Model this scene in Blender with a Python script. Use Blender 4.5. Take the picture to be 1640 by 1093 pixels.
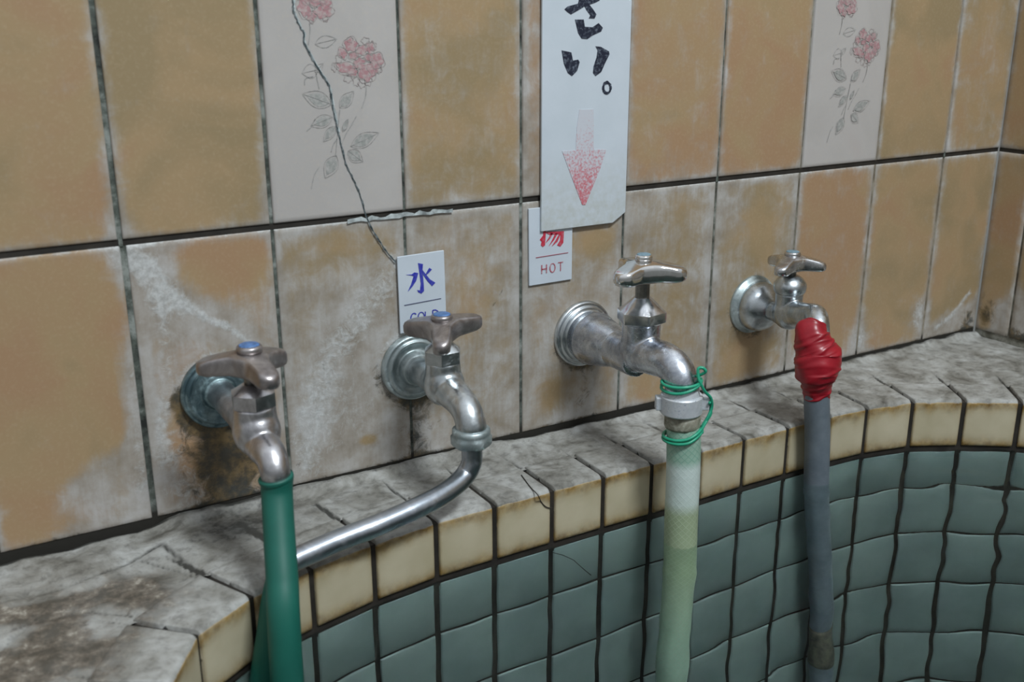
import bpy, math, random
import numpy as np
from mathutils import Vector, Matrix

random.seed(7)
PI = math.pi
for o in list(bpy.data.objects):
    bpy.data.objects.remove(o)
SC = bpy.context.scene
COL = SC.collection

# ------------------------------------------------------------------ camera
CAM = np.array([-0.41642, -0.69434, 0.33857])
CR = np.array([0.8618556, -0.50714174, -0.00349121])
CU = np.array([0.15655779, 0.25949983, 0.95296878])
CF = np.array([0.48238428, 0.82186805, -0.30304837])
FPX = 1670.2
cd = bpy.data.cameras.new('camera')
cam = bpy.data.objects.new('camera', cd)
COL.objects.link(cam)
cam.matrix_world = Matrix(((CR[0], CU[0], -CF[0], CAM[0]), (CR[1], CU[1], -CF[1], CAM[1]),
                           (CR[2], CU[2], -CF[2], CAM[2]), (0, 0, 0, 1)))
cd.sensor_width = 36.0
cd.lens = FPX / 1640 * 36.0
cd.clip_start = 0.02
cd.dof.use_dof = True
cd.dof.focus_distance = 0.86
cd.dof.aperture_fstop = 9.0
SC.camera = cam

# ------------------------------------------------------------------ world, lamps, exposure
SC.view_settings.view_transform = 'Standard'
SC.view_settings.look = 'None'
SC.view_settings.gamma = 1.0
SC.view_settings.use_curve_mapping = False
SC.view_settings.exposure = 0.0
SC.cycles.sample_clamp_indirect = 60.0
w = bpy.data.worlds.new('bath_hall')
SC.world = w
w.use_nodes = True
wn = w.node_tree.nodes
wl = w.node_tree.links
bg = wn['Background']
tc = wn.new('ShaderNodeTexCoord')
sx = wn.new('ShaderNodeSeparateXYZ')
wl.new(tc.outputs['Generated'], sx.inputs[0])
rp = wn.new('ShaderNodeValToRGB')
rp.color_ramp.elements[0].position = 0.0
rp.color_ramp.elements[0].color = (0.05, 0.055, 0.05, 1)
rp.color_ramp.elements[1].position = 1.0
rp.color_ramp.elements[1].color = (0.62, 0.66, 0.70, 1)
e = rp.color_ramp.elements.new(0.5)
e.color = (0.16, 0.17, 0.17, 1)
mr = wn.new('ShaderNodeMapRange')
mr.inputs['From Min'].default_value = -1
mr.inputs['From Max'].default_value = 1
wl.new(sx.outputs['Z'], mr.inputs['Value'])
wl.new(mr.outputs[0], rp.inputs[0])
wl.new(rp.outputs[0], bg.inputs['Color'])
bg.inputs['Strength'].default_value = 1.22


def area(name, loc, target, sx_, sy_, power, color):
    ld = bpy.data.lights.new(name, 'AREA')
    ld.shape = 'RECTANGLE'
    ld.size, ld.size_y = sx_, sy_
    ld.energy = power
    ld.color = color
    lo = bpy.data.objects.new(name, ld)
    COL.objects.link(lo)
    lo.location = loc
    d = Vector(target) - Vector(loc)
    lo.rotation_euler = d.to_track_quat('-Z', 'Y').to_euler()
    return lo


key = area('ceiling_lamp', (0.06, -1.25, 1.70), (0.08, 0, 0.05), 0.42, 0.24, 30.0, (0.90, 0.97, 1.0))


# ------------------------------------------------------------------ pixel ray -> point on a world plane
def at(px, py, ax, v):
    d = CF + CR * (px - 820) / FPX - CU * (py - 546.5) / FPX
    t = (v - CAM[ax]) / d[ax]
    return CAM + t * d


def W(px, py, y=0.0):
    p = at(px, py, 1, y)
    return p[0], p[2]


# ------------------------------------------------------------------ noise (numpy)
_rng = np.random.RandomState(3)
_tab = _rng.rand(257, 257)


def vnoise(x, y):
    xi = np.floor(x).astype(int)
    yi = np.floor(y).astype(int)
    fx = x - xi
    fy = y - yi
    fx = fx * fx * (3 - 2 * fx)
    fy = fy * fy * (3 - 2 * fy)
    a = _tab[xi % 256, yi % 256]
    b = _tab[(xi + 1) % 256, yi % 256]
    c = _tab[xi % 256, (yi + 1) % 256]
    d = _tab[(xi + 1) % 256, (yi + 1) % 256]
    return (a * (1 - fx) + b * fx) * (1 - fy) + (c * (1 - fx) + d * fx) * fy


def fbm(x, y, o=4):
    s = 0
    a = 0.5
    t = 0
    for k in range(o):
        s = s + a * vnoise(x * 2 ** k + 17.3 * k, y * 2 ** k + 9.1 * k)
        t += a
        a *= 0.55
    return s / t


def segdist(x, y, pts):
    best = np.full(np.shape(x), 1e9)
    for (ax, ay), (bx, by) in zip(pts[:-1], pts[1:]):
        dx, dy = bx - ax, by - ay
        L = dx * dx + dy * dy + 1e-12
        t = np.clip(((x - ax) * dx + (y - ay) * dy) / L, 0, 1)
        best = np.minimum(best, np.hypot(x - ax - t * dx, y - ay - t * dy))
    return best


def sm(a, b, x):
    t = np.clip((x - a) / (b - a), 0, 1)
    return t * t * (3 - 2 * t)


# ------------------------------------------------------------------ materials
def mat(name):
    m = bpy.data.materials.new(name)
    m.use_nodes = True
    nt = m.node_tree
    b = nt.nodes['Principled BSDF']
    return m, nt, b


class N:
    def __init__(s, nt):
        s.nt = nt

    def new(s, t, **k):
        n = s.nt.nodes.new(t)
        for a, v in k.items():
            setattr(n, a, v)
        return n

    def link(s, a, b):
        s.nt.links.new(a, b)

    def val(s, sock, v):
        if hasattr(v, 'node'):
            s.link(v, sock)
        else:
            sock.default_value = v

    def coord(s, scale=(1, 1, 1), kind='Object'):
        t = s.new('ShaderNodeTexCoord')
        m = s.new('ShaderNodeMapping')
        m.inputs['Scale'].default_value = scale
        s.link(t.outputs[kind], m.inputs['Vector'])
        return m.outputs[0]

    def noise(s, vec, scale, detail=4, rough=0.55, dist=0.0):
        n = s.new('ShaderNodeTexNoise')
        s.link(vec, n.inputs['Vector'])
        n.inputs['Scale'].default_value = scale
        n.inputs['Detail'].default_value = detail
        n.inputs['Roughness'].default_value = rough
        n.inputs['Distortion'].default_value = dist
        return n.outputs['Fac']

    def ramp(s, f, stops):
        r = s.new('ShaderNodeValToRGB')
        cr = r.color_ramp
        while len(cr.elements) > 1:
            cr.elements.remove(cr.elements[-1])
        cr.elements[0].position = stops[0][0]
        c = stops[0][1]
        cr.elements[0].color = (*c, 1) if isinstance(c, tuple) else (c, c, c, 1)
        for p, c in stops[1:]:
            e = cr.elements.new(p)
            e.color = (*c, 1) if isinstance(c, tuple) else (c, c, c, 1)
        s.link(f, r.inputs[0])
        return r.outputs[0]

    def mix(s, f, a, b, mode='MIX'):
        m = s.new('ShaderNodeMix', data_type='RGBA', blend_type=mode)
        s.val(m.inputs[0], f)
        s.val(m.inputs[6], (*a, 1) if isinstance(a, tuple) else a)
        s.val(m.inputs[7], (*b, 1) if isinstance(b, tuple) else b)
        return m.outputs[2]

    def math(s, op, a, b=0.0, c=0.0, clamp=False):
        m = s.new('ShaderNodeMath', operation=op, use_clamp=clamp)
        s.val(m.inputs[0], a)
        s.val(m.inputs[1], b)
        s.val(m.inputs[2], c)
        return m.outputs[0]

    def attr(s, name):
        a = s.new('ShaderNodeAttribute', attribute_name=name)
        return a.outputs['Fac']

    def bump(s, h, strength, dist, b):
        n = s.new('ShaderNodeBump')
        n.inputs['Strength'].default_value = strength
        n.inputs['Distance'].default_value = dist
        s.link(h, n.inputs['Height'])
        s.link(n.outputs[0], b.inputs['Normal'])

    def mask(s, a, noise, k=1.0, soft=0.12):
        # attribute value against noise -> ragged-edged mask
        v = s.math('ADD', a, s.math('MULTIPLY', s.math('SUBTRACT', noise, 0.5), k))
        r = s.new('ShaderNodeMapRange', interpolation_type='SMOOTHSTEP')
        r.inputs['From Min'].default_value = 0.5 - soft
        r.inputs['From Max'].default_value = 0.5 + soft
        s.link(v, r.inputs['Value'])
        return r.outputs[0]


def simple(name, col, rough=0.5, metal=0.0, var=0.0, scale=60, bump=0.0):
    m, nt, b = mat(name)
    n = N(nt)
    b.inputs['Roughness'].default_value = rough
    b.inputs['Metallic'].default_value = metal
    v = n.coord()
    f = n.noise(v, scale, 4)
    dk = tuple(c * (1 - var) for c in col)
    lt = tuple(min(1, c * (1 + var)) for c in col)
    n.link(n.ramp(f, [(0.3, dk), (0.7, lt)]), b.inputs['Base Color'])
    if bump:
        n.bump(f, bump, 0.001, b)
    return m


def wall_tile_material(name, ca, cb, cc):
    m, nt, b = mat(name)
    n = N(nt)
    v = n.coord()
    tone = n.attr('tone')
    f1 = n.noise(v, 13, 4, 0.55, 0.6)
    f1 = n.math('ADD', f1, n.math('MULTIPLY', n.math('SUBTRACT', tone, 0.5), 0.35))
    base = n.ramp(f1, [(0.32, ca), (0.5, cb), (0.68, cc)])
    f2 = n.noise(v, 420, 2, 0.6)
    base = n.mix(n.math('MULTIPLY', n.ramp(f2, [(0.5, 0.0), (0.85, 1.0)]), 0.16), base, (0.62, 0.52, 0.38))
    # white scale film
    vs = n.coord((1, 1, 0.16))
    streak = n.noise(vs, 260, 3, 0.6)
    fine = n.noise(v, 48, 8, 0.68, 0.5)
    mixn = n.math('ADD', n.math('MULTIPLY', streak, 0.22), n.math('MULTIPLY', fine, 0.78))
    lime = n.mask(n.attr('lime'), mixn, 1.5, 0.40)
    fcol = n.noise(v, 30, 5, 0.6)
    limec = n.ramp(n.math('ADD', n.math('MULTIPLY', fcol, 0.6), n.math('ADD', n.math('MULTIPLY', streak, 0.12), n.math('MULTIPLY', fine, 0.28))),
                   [(0.36, (0.235, 0.205, 0.17)), (0.47, (0.340, 0.312, 0.280)), (0.60, (0.47, 0.462, 0.455))])
    base = n.mix(n.math('MULTIPLY', lime, 0.9), base, limec)
    white = n.mask(n.attr('white'), n.noise(v, 130, 8, 0.75, 0.9), 1.7, 0.30)
    base = n.mix(n.math('MULTIPLY', white, 0.85), base, n.ramp(n.noise(v, 240, 4, 0.7), [(0.35, (0.40, 0.405, 0.40)), (0.6, (0.60, 0.615, 0.615))]))
    stain = n.mask(n.attr('stain'), n.noise(v, 75, 8, 0.75, 0.8), 1.9, 0.22)
    sc = n.ramp(n.noise(v, 70, 5, 0.7), [(0.42, (0.02, 0.026, 0.024)), (0.52, (0.07, 0.055, 0.03)), (0.62, (0.16, 0.11, 0.05))])
    base = n.mix(n.math('MULTIPLY', stain, 0.88), base, sc)
    n.link(base, b.inputs['Base Color'])
    r = n.math('ADD', 0.34, n.math('MULTIPLY', lime, 0.28))
    n.link(r, b.inputs['Roughness'])
    b.inputs['Specular IOR Level'].default_value = 0.35
    h = n.math('ADD', n.math('MULTIPLY', fine, 0.5), n.math('ADD', n.math('MULTIPLY', white, 0.9), n.math('MULTIPLY', f2, 0.15)))
    n.bump(h, 0.35, 0.0006, b)
    return m


TAN = ((0.310, 0.232, 0.132), (0.375, 0.265, 0.150), (0.372, 0.237, 0.138))
M = {}
M['tile'] = wall_tile_material('ochre_glazed_tile', *TAN)
M['print_tile'] = wall_tile_material('pale_printed_tile', (0.44, 0.415, 0.40), (0.47, 0.445, 0.43), (0.46, 0.42, 0.405))

# grout: grey green with black mould
m, nt, b = mat('mouldy_grout')
n = N(nt)
v = n.coord()
f = n.noise(v, 45, 5, 0.7)
c = n.ramp(f, [(0.36, (0.012, 0.014, 0.012)), (0.5, (0.09, 0.105, 0.09)), (0.62, (0.26, 0.28, 0.26))])
c = n.mix(n.attr('foot'), c, (0.018, 0.016, 0.012))
k = n.mix(n.attr('pale'), c, n.ramp(f, [(0.4, (0.16, 0.13, 0.09)), (0.6, (0.30, 0.26, 0.20))]))
n.link(k, b.inputs['Base Color'])
b.inputs['Roughness'].default_value = 0.8
n.bump(f, 0.6, 0.001, b)
M['grout'] = m
M['black_joint'] = simple('dark_joint_filler', (0.022, 0.018, 0.014), 0.7, 0, 0.5, 60)


def print_ink(name, col, col2, lo, hi, scale):
    m, nt, b = mat(name)
    n = N(nt)
    v = n.coord()
    f = n.noise(v, scale, 4, 0.7)
    n.link(n.ramp(f, [(lo, col), (hi, col2)]), b.inputs['Base Color'])
    b.inputs['Roughness'].default_value = 0.4
    b.inputs['Specular IOR Level'].default_value = 0.35
    return m


M['pink'] = print_ink('rose_print', (0.40, 0.22, 0.235), (0.46, 0.38, 0.37), 0.44, 0.62, 300)
M['pinkline'] = print_ink('rose_outline_print', (0.33, 0.27, 0.27), (0.44, 0.40, 0.385), 0.4, 0.65, 500)
M['leaf'] = print_ink('leaf_print', (0.30, 0.305, 0.29), (0.43, 0.415, 0.40), 0.40, 0.62, 330)
M['leafline'] = print_ink('leaf_outline_print', (0.27, 0.27, 0.265), (0.42, 0.405, 0.39), 0.4, 0.65, 500)
M['crack'] = print_ink('dirty_crack', (0.035, 0.05, 0.055), (0.22, 0.25, 0.26), 0.42, 0.68, 300)

# ledge cement
m, nt, b = mat('worn_ledge_cement')
n = N(nt)
v = n.coord()
f = n.noise(v, 27, 7, 0.62, 0.5)
f2 = n.noise(v, 130, 6, 0.66, 0.3)
c = n.ramp(f, [(0.32, (0.12, 0.115, 0.10)), (0.43, (0.25, 0.245, 0.225)), (0.55, (0.365, 0.365, 0.35)), (0.68, (0.48, 0.49, 0.485))])
c = n.mix(0.6, c, n.ramp(f2, [(0.34, (0.30, 0.29, 0.27)), (0.5, (0.80, 0.79, 0.76)), (0.68, (1, 1, 1))]), 'MULTIPLY')
br = n.mask(n.attr('brown'), f2, 1.3, 0.3)
c = n.mix(n.math('MULTIPLY', br, 0.85), c, n.ramp(n.noise(v, 115, 7, 0.72), [(0.42, (0.055, 0.046, 0.034)), (0.54, (0.135, 0.11, 0.085)), (0.60, (0.20, 0.175, 0.14)), (0.66, (0.38, 0.35, 0.30))]))
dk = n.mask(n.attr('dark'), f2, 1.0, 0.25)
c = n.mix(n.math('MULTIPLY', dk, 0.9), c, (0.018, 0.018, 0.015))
n.link(c, b.inputs['Base Color'])
n.link(n.math('SUBTRACT', 0.62, n.math('MULTIPLY', n.attr('wet'), 0.5)), b.inputs['Roughness'])
b.inputs['Specular IOR Level'].default_value = 0.45
n.bump(n.math('ADD', n.math('MULTIPLY', f, 0.6), n.math('MULTIPLY', f2, 0.6)), 0.55, 0.0016, b)
M['ledge'] = m

# curb tile: cream front, grimy top, rusty edges
m, nt, b = mat('cream_curb_tile')
n = N(nt)
v = n.coord()
f = n.noise(v, 27, 7, 0.62, 0.5)
f2 = n.noise(v, 130, 6, 0.66, 0.3)
f3 = n.noise(v, 90, 5, 0.65)
cream = n.ramp(n.noise(v, 28, 3), [(0.3, (0.46, 0.405, 0.275)), (0.7, (0.56, 0.50, 0.365))])
cream = n.mix(n.math('MULTIPLY', n.attr('rust'), n.ramp(f3, [(0.32, 0.5), (0.6, 1.0)])), cream, n.ramp(f2, [(0.35, (0.15, 0.085, 0.022)), (0.65, (0.36, 0.235, 0.08))]))
top = n.ramp(f, [(0.32, (0.13, 0.125, 0.11)), (0.43, (0.26, 0.255, 0.235)), (0.55, (0.365, 0.365, 0.35)), (0.68, (0.47, 0.475, 0.47))])
top = n.mix(0.6, top, n.ramp(f2, [(0.34, (0.32, 0.31, 0.29)), (0.5, (0.80, 0.79, 0.76)), (0.68, (1, 1, 1))]), 'MULTIPLY')
br = n.mask(n.attr('brown'), f2, 1.3, 0.3)
top = n.mix(n.math('MULTIPLY', br, 0.85), top, n.ramp(n.noise(v, 115, 7, 0.72), [(0.42, (0.055, 0.046, 0.034)), (0.54, (0.135, 0.11, 0.085)), (0.60, (0.20, 0.175, 0.14)), (0.66, (0.38, 0.35, 0.30))]))
tm = n.mask(n.attr('top'), f3, 0.7, 0.12)
c = n.mix(tm, cream, top)
n.link(c, b.inputs['Base Color'])
n.link(n.math('ADD', 0.3, n.math('MULTIPLY', tm, 0.32)), b.inputs['Roughness'])
b.inputs['Specular IOR Level'].default_value = 0.4
n.bump(n.math('MULTIPLY', n.math('ADD', f, f2), n.math('ADD', 0.1, tm)), 0.5, 0.0014, b)
M['curb'] = m

# pool tile
m, nt, b = mat('teal_pool_tile')
n = N(nt)
v = n.coord()
f = n.noise(v, 22, 4)
f = n.math('ADD', f, n.math('MULTIPLY', n.math('SUBTRACT', n.attr('tone'), 0.5), 0.25))
c = n.ramp(f, [(0.35, (0.148, 0.190, 0.186)), (0.65, (0.184, 0.228, 0.222))])
n.link(c, b.inputs['Base Color'])
b.inputs['Roughness'].default_value = 0.38
b.inputs['Specular IOR Level'].default_value = 0.35
n.bump(n.noise(v, 200, 3), 0.12, 0.0006, b)
M['pool'] = m

# water: mostly see-through, mild refraction, fresnel sheen
m = bpy.data.materials.new('bath_water')
m.use_nodes = True
nt = m.node_tree
nt.nodes.remove(nt.nodes['Principled BSDF'])
n = N(nt)
rf = n.new('ShaderNodeBsdfGlass')
rf.inputs['IOR'].default_value = 1.08
rf.inputs['Roughness'].default_value = 0.0
rf.inputs['Color'].default_value = (0.93, 0.985, 0.975, 1)
n.link(rf.outputs[0], nt.nodes['Material Output'].inputs['Surface'])
M['water'] = m


def metal(name, dark, light, rough, speck=0.3, speckc=(0.55, 0.58, 0.58), scale=140, bump=0.25, metallic=1.0, coat=0.0):
    m, nt, b = mat(name)
    n = N(nt)
    v = n.coord()
    f = n.noise(v, scale * 0.45, 7, 0.65, 0.7)
    f2 = n.noise(v, scale * 2.0, 5, 0.65)
    c = n.ramp(f, [(0.36, dark), (0.62, light)])
    sp = n.math('MULTIPLY', n.ramp(n.math('ADD', n.math('MULTIPLY', f, 0.5), n.math('MULTIPLY', f2, 0.5)), [(0.52, 0.0), (0.64, 1.0)]), speck)
    c = n.mix(sp, c, speckc)
    n.link(c, b.inputs['Base Color'])
    n.link(n.math('SUBTRACT', metallic, n.math('MULTIPLY', sp, 0.8), clamp=True), b.inputs['Metallic'])
    n.link(n.math('ADD', n.math('MULTIPLY', f2, 0.14), n.math('ADD', rough - 0.07, n.math('MULTIPLY', sp, 0.35))), b.inputs['Roughness'])
    n.bump(f2, bump, 0.0004, b)
    return m


M['body_a'] = metal('worn_nickel_body', (0.38, 0.37, 0.39), (0.62, 0.61, 0.63), 0.30, 0.15)
M['body_b'] = metal('limescaled_chrome_body', (0.44, 0.48, 0.50), (0.68, 0.71, 0.73), 0.30, 0.35, (0.42, 0.48, 0.50))
M['body_c'] = metal('scuffed_chrome_body', (0.36, 0.39, 0.45), (0.72, 0.75, 0.80), 0.27, 0.30, (0.66, 0.69, 0.72))
M['nut_c'] = metal('polished_nut_chrome', (0.45, 0.47, 0.53), (0.80, 0.81, 0.84), 0.20, 0.12, bump=0.06)
M['body_d'] = metal('satin_chrome_body', (0.38, 0.42, 0.45), (0.62, 0.66, 0.69), 0.29, 0.22, (0.45, 0.50, 0.51))
M['pipe'] = metal('dull_blue_grey_pipe', (0.36, 0.40, 0.45), (0.52, 0.55, 0.60), 0.30, 0.12, (0.45, 0.48, 0.52), bump=0.15)
M['handle_old'] = metal('tarnished_handle_metal', (0.26, 0.235, 0.235), (0.44, 0.405, 0.40), 0.33, 0.2, (0.36, 0.34, 0.33), bump=0.15, metallic=0.9)
M['handle_chrome'] = metal('bright_handle_chrome', (0.66, 0.65, 0.64), (0.80, 0.79, 0.78), 0.11, 0.06, bump=0.05)
M['handle_satin'] = metal('dull_handle_chrome', (0.52, 0.52, 0.53), (0.70, 0.70, 0.71), 0.24, 0.25, bump=0.12)
M['flange_teal'] = metal('patinated_flange', (0.08, 0.13, 0.15), (0.26, 0.35, 0.37), 0.38, 0.5, (0.26, 0.37, 0.40), metallic=0.8)
M['flange_lime'] = metal('limescaled_flange', (0.26, 0.32, 0.33), (0.50, 0.56, 0.57), 0.40, 0.7, (0.42, 0.50, 0.51), metallic=0.7)
M['clamp'] = metal('pitted_zinc_clamp', (0.56, 0.59, 0.63), (0.68, 0.71, 0.74), 0.42, 0.75, (0.10, 0.13, 0.20), scale=330, metallic=0.35)
M['stem'] = metal('dull_stem_metal', (0.17, 0.165, 0.15), (0.30, 0.29, 0.27), 0.35, 0.1)
M['blue'] = simple('worn_blue_plastic', (0.07, 0.16, 0.36), 0.4, 0, 0.45, 260, 0.3)
M['blue_pale'] = simple('faded_blue_plastic', (0.17, 0.27, 0.33), 0.45, 0, 0.35, 300, 0.3)
M['sign'] = simple('white_plastic_board', (0.56, 0.62, 0.69), 0.42, 0, 0.05, 25)
M['sign_grimy'] = None
M['ink_black'] = print_ink('black_marker', (0.018, 0.022, 0.04), (0.17, 0.20, 0.25), 0.50, 0.72, 420)
M['ink_blue'] = print_ink('blue_brush_ink', (0.03, 0.035, 0.36), (0.10, 0.12, 0.48), 0.4, 0.75, 300)
M['ink_navy'] = simple('thin_dark_rule', (0.08, 0.09, 0.16), 0.5)
M['ink_red'] = print_ink('red_brush_ink', (0.52, 0.03, 0.06), (0.50, 0.16, 0.20), 0.45, 0.75, 380)
M['ink_rose'] = simple('thin_red_rule', (0.33, 0.10, 0.13), 0.5)
M['ink_letter'] = print_ink('worn_red_letter', (0.45, 0.10, 0.13), (0.52, 0.42, 0.46), 0.5, 0.66, 600)

# white board with grimy foot
m, nt, b = mat('yellowed_white_board')
n = N(nt)
v = n.coord()
f = n.noise(v, 30, 5, 0.6)
f2 = n.noise(v, 160, 5, 0.65)
c = n.ramp(f, [(0.3, (0.54, 0.60, 0.66)), (0.7, (0.59, 0.645, 0.71))])
g = N(nt).new('ShaderNodeSeparateXYZ')
tcn = n.new('ShaderNodeTexCoord')
n.link(tcn.outputs['Object'], g.inputs[0])
gm = n.new('ShaderNodeMapRange')
gm.inputs['From Min'].default_value = 0.235
gm.inputs['From Max'].default_value = 0.165
n.link(g.outputs['Z'], gm.inputs['Value'])
gf = n.math('MULTIPLY', gm.outputs[0], n.ramp(f2, [(0.35, 0.25), (0.65, 0.9)]))
c = n.mix(gf, c, (0.44, 0.46, 0.43))
n.link(c, b.inputs['Base Color'])
b.inputs['Roughness'].default_value = 0.45
M['board'] = m

# faded arrow ink
m, nt, b = mat('fading_red_arrow')
n = N(nt)
v = n.coord()
f = n.noise(v, 520, 4, 0.7)
g = n.new('ShaderNodeSeparateXYZ')
tcn = n.new('ShaderNodeTexCoord')
n.link(tcn.outputs['Object'], g.inputs[0])
gm = n.new('ShaderNodeMapRange')
gm.inputs['From Min'].default_value = 0.262
gm.inputs['From Max'].default_value = 0.186
gm.inputs['To Min'].default_value = 0.08
gm.inputs['To Max'].default_value = 0.72
n.link(g.outputs['Z'], gm.inputs['Value'])
mk = n.mask(gm.outputs[0], f, 1.7, 0.30)
c = n.mix(mk, (0.555, 0.575, 0.63), (0.54, 0.15, 0.18))
n.link(c, b.inputs['Base Color'])
b.inputs['Roughness'].default_value = 0.5
M['arrow'] = m


def rubber(name, ca, cb, rough, scale=25, trans=0.0, bump=0.1):
    m, nt, b = mat(name)
    n = N(nt)
    v = n.coord()
    f = n.noise(v, scale, 4, 0.6)
    n.link(n.ramp(f, [(0.3, ca), (0.7, cb)]), b.inputs['Base Color'])
    b.inputs['Roughness'].default_value = rough
    b.inputs['Subsurface Weight'].default_value = trans
    b.inputs['Subsurface Radius'].default_value = (0.004, 0.012, 0.008)
    b.inputs['Subsurface Scale'].default_value = 0.4
    n.bump(n.noise(v, 160, 3), bump, 0.0006, b)
    return m


M['green_hose'] = rubber('green_rubber_hose', (0.004, 0.088, 0.066), (0.006, 0.120, 0.088), 0.55, 20)
M['wire'] = rubber('green_coated_wire', (0.01, 0.27, 0.15), (0.03, 0.36, 0.22), 0.35, 200)
M['grey_hose'] = rubber('blue_grey_hose', (0.105, 0.132, 0.160), (0.165, 0.195, 0.225), 0.5, 60, bump=0.3)
M['hose_grime'] = rubber('brown_grimy_tape', (0.045, 0.045, 0.038), (0.15, 0.135, 0.10), 0.55, 190)
M['red_tape'] = rubber('red_vinyl_tape', (0.24, 0.006, 0.014), (0.35, 0.010, 0.022), 0.34, 60, bump=0.25)

# braided hose with colour zones along its length (attribute zone)
m, nt, b = mat('braided_hose')
n = N(nt)
uv = n.new('ShaderNodeUVMap')
sp = n.new('ShaderNodeSeparateXYZ')
n.link(uv.outputs[0], sp.inputs[0])
U = n.math('MULTIPLY', sp.outputs[0], 2 * PI * 15)
V = n.math('MULTIPLY', sp.outputs[1], 2 * PI * 190)
s1 = n.math('ABSOLUTE', n.math('SINE', n.math('MULTIPLY', n.math('ADD', U, V), 0.5)))
s2 = n.math('ABSOLUTE', n.math('SINE', n.math('MULTIPLY', n.math('SUBTRACT', U, V), 0.5)))
br = n.math('MINIMUM', s1, s2)
line = n.ramp(br, [(0.06, 1.0), (0.30, 0.0)])
v = n.coord()
f = n.noise(v, 120, 5, 0.65)
z = n.attr('zone')
base = n.ramp(z, [(0.0, (0.30, 0.46, 0.37)), (0.16, (0.31, 0.47, 0.38)), (0.19, (0.58, 0.68, 0.65)), (0.32, (0.56, 0.66, 0.62)),
                  (0.36, (0.34, 0.42, 0.27)), (0.60, (0.37, 0.46, 0.30)), (0.72, (0.37, 0.46, 0.33)), (1.0, (0.36, 0.48, 0.38))])
lc = n.ramp(z, [(0.0, (0.17, 0.37, 0.29)), (0.16, (0.17, 0.37, 0.29)), (0.19, (0.64, 0.73, 0.71)), (0.32, (0.58, 0.68, 0.64)),
                (0.36, (0.46, 0.54, 0.38)), (0.70, (0.42, 0.52, 0.36)), (0.8, (0.35, 0.50, 0.36)), (1.0, (0.33, 0.50, 0.39))])
c = n.mix(n.math('MULTIPLY', line, 0.75), base, lc)
c = n.mix(0.5, c, n.ramp(f, [(0.3, (0.78, 0.78, 0.76)), (0.7, (1.0, 1.0, 1.0))]), 'MULTIPLY')
n.link(c, b.inputs['Base Color'])
b.inputs['Roughness'].default_value = 0.4
b.inputs['Subsurface Weight'].default_value = 0.0
n.bump(n.math('ADD', n.math('MULTIPLY', line, 0.5), f), 0.3, 0.0008, b)
M['braided'] = m
M['hose_core'] = metal('frayed_hose_cloth', (0.16, 0.15, 0.11), (0.36, 0.35, 0.28), 0.7, 0.5, (0.45, 0.47, 0.42), scale=220, metallic=0.0, bump=0.8)


# ------------------------------------------------------------------ mesh helpers
class MB:
    def __init__(s):
        s.v = []
        s.f = []
        s.mi = []
        s.sm = []
        s.uv = {}
        s.at = {}
        s.n = 0

    def add(s, v, f, mi=0, smooth=True, attrs=None, uvs=None):
        v = np.asarray(v, float).reshape(-1, 3)
        k = len(v)
        s.v.append(v)
        for q in f:
            s.f.append(tuple(int(i) + s.n for i in q))
        s.mi += [mi] * len(f)
        s.sm += [smooth] * len(f)
        a = attrs or {}
        for nme in set(list(s.at) + list(a)):
            if nme not in s.at:
                s.at[nme] = [np.zeros(s.n)] if s.n else []
            s.at[nme].append(np.broadcast_to(np.asarray(a.get(nme, 0.0), float), (k,)).copy())
        if uvs is not None:
            for i, u in enumerate(uvs):
                s.uv[s.n + i] = u
        s.n += k

    def mesh(s, name):
        me = bpy.data.meshes.new(name)
        V = np.concatenate(s.v) if s.v else np.zeros((0, 3))
        me.from_pydata(V.tolist(), [], s.f)
        me.polygons.foreach_set('material_index', s.mi)
        me.polygons.foreach_set('use_smooth', s.sm)
        for nme, arrs in s.at.items():
            a = me.attributes.new(nme, 'FLOAT', 'POINT')
            a.data.foreach_set('value', np.concatenate(arrs).astype(np.float32))
        if s.uv:
            ul = me.uv_layers.new(name='UVMap')
            buf = np.zeros(len(me.loops) * 2, np.float32)
            for i, l in enumerate(me.loops):
                u = s.uv.get(l.vertex_index, (0, 0))
                buf[2 * i], buf[2 * i + 1] = u
            ul.data.foreach_set('uv', buf)
        me.update()
        return me

    def build(s, name, mats, parent=None):
        return link(name, s.mesh(name), mats, parent)


def link(name, me, mats, parent=None):
    if not isinstance(mats, (list, tuple)):
        mats = [mats]
    for m_ in mats:
        me.materials.append(m_)
    o = bpy.data.objects.new(name, me)
    COL.objects.link(o)
    if parent is not None:
        o.parent = parent
        o.matrix_parent_inverse = Matrix.Translation(parent.location).inverted()
    return o


def thing(name, label, cat, loc=(0, 0, 0), group=None):
    o = bpy.data.objects.new(name, None)
    o.empty_display_size = 0.02
    COL.objects.link(o)
    o.location = loc
    return tag(o, label, cat, group)


def tag(o, label, cat, group=None, kind=None):
    if label:
        o['label'] = label
    if cat:
        o['category'] = cat
    if group:
        o['group'] = group
    if kind:
        o['kind'] = kind
    return o


def frame(axis):
    a = np.asarray(axis, float)
    a = a / np.linalg.norm(a)
    h = np.array([0, 0, 1.0]) if abs(a[2]) < 0.9 else np.array([1.0, 0, 0])
    u = np.cross(h, a)
    u /= np.linalg.norm(u)
    return u, np.cross(a, u), a


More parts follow.
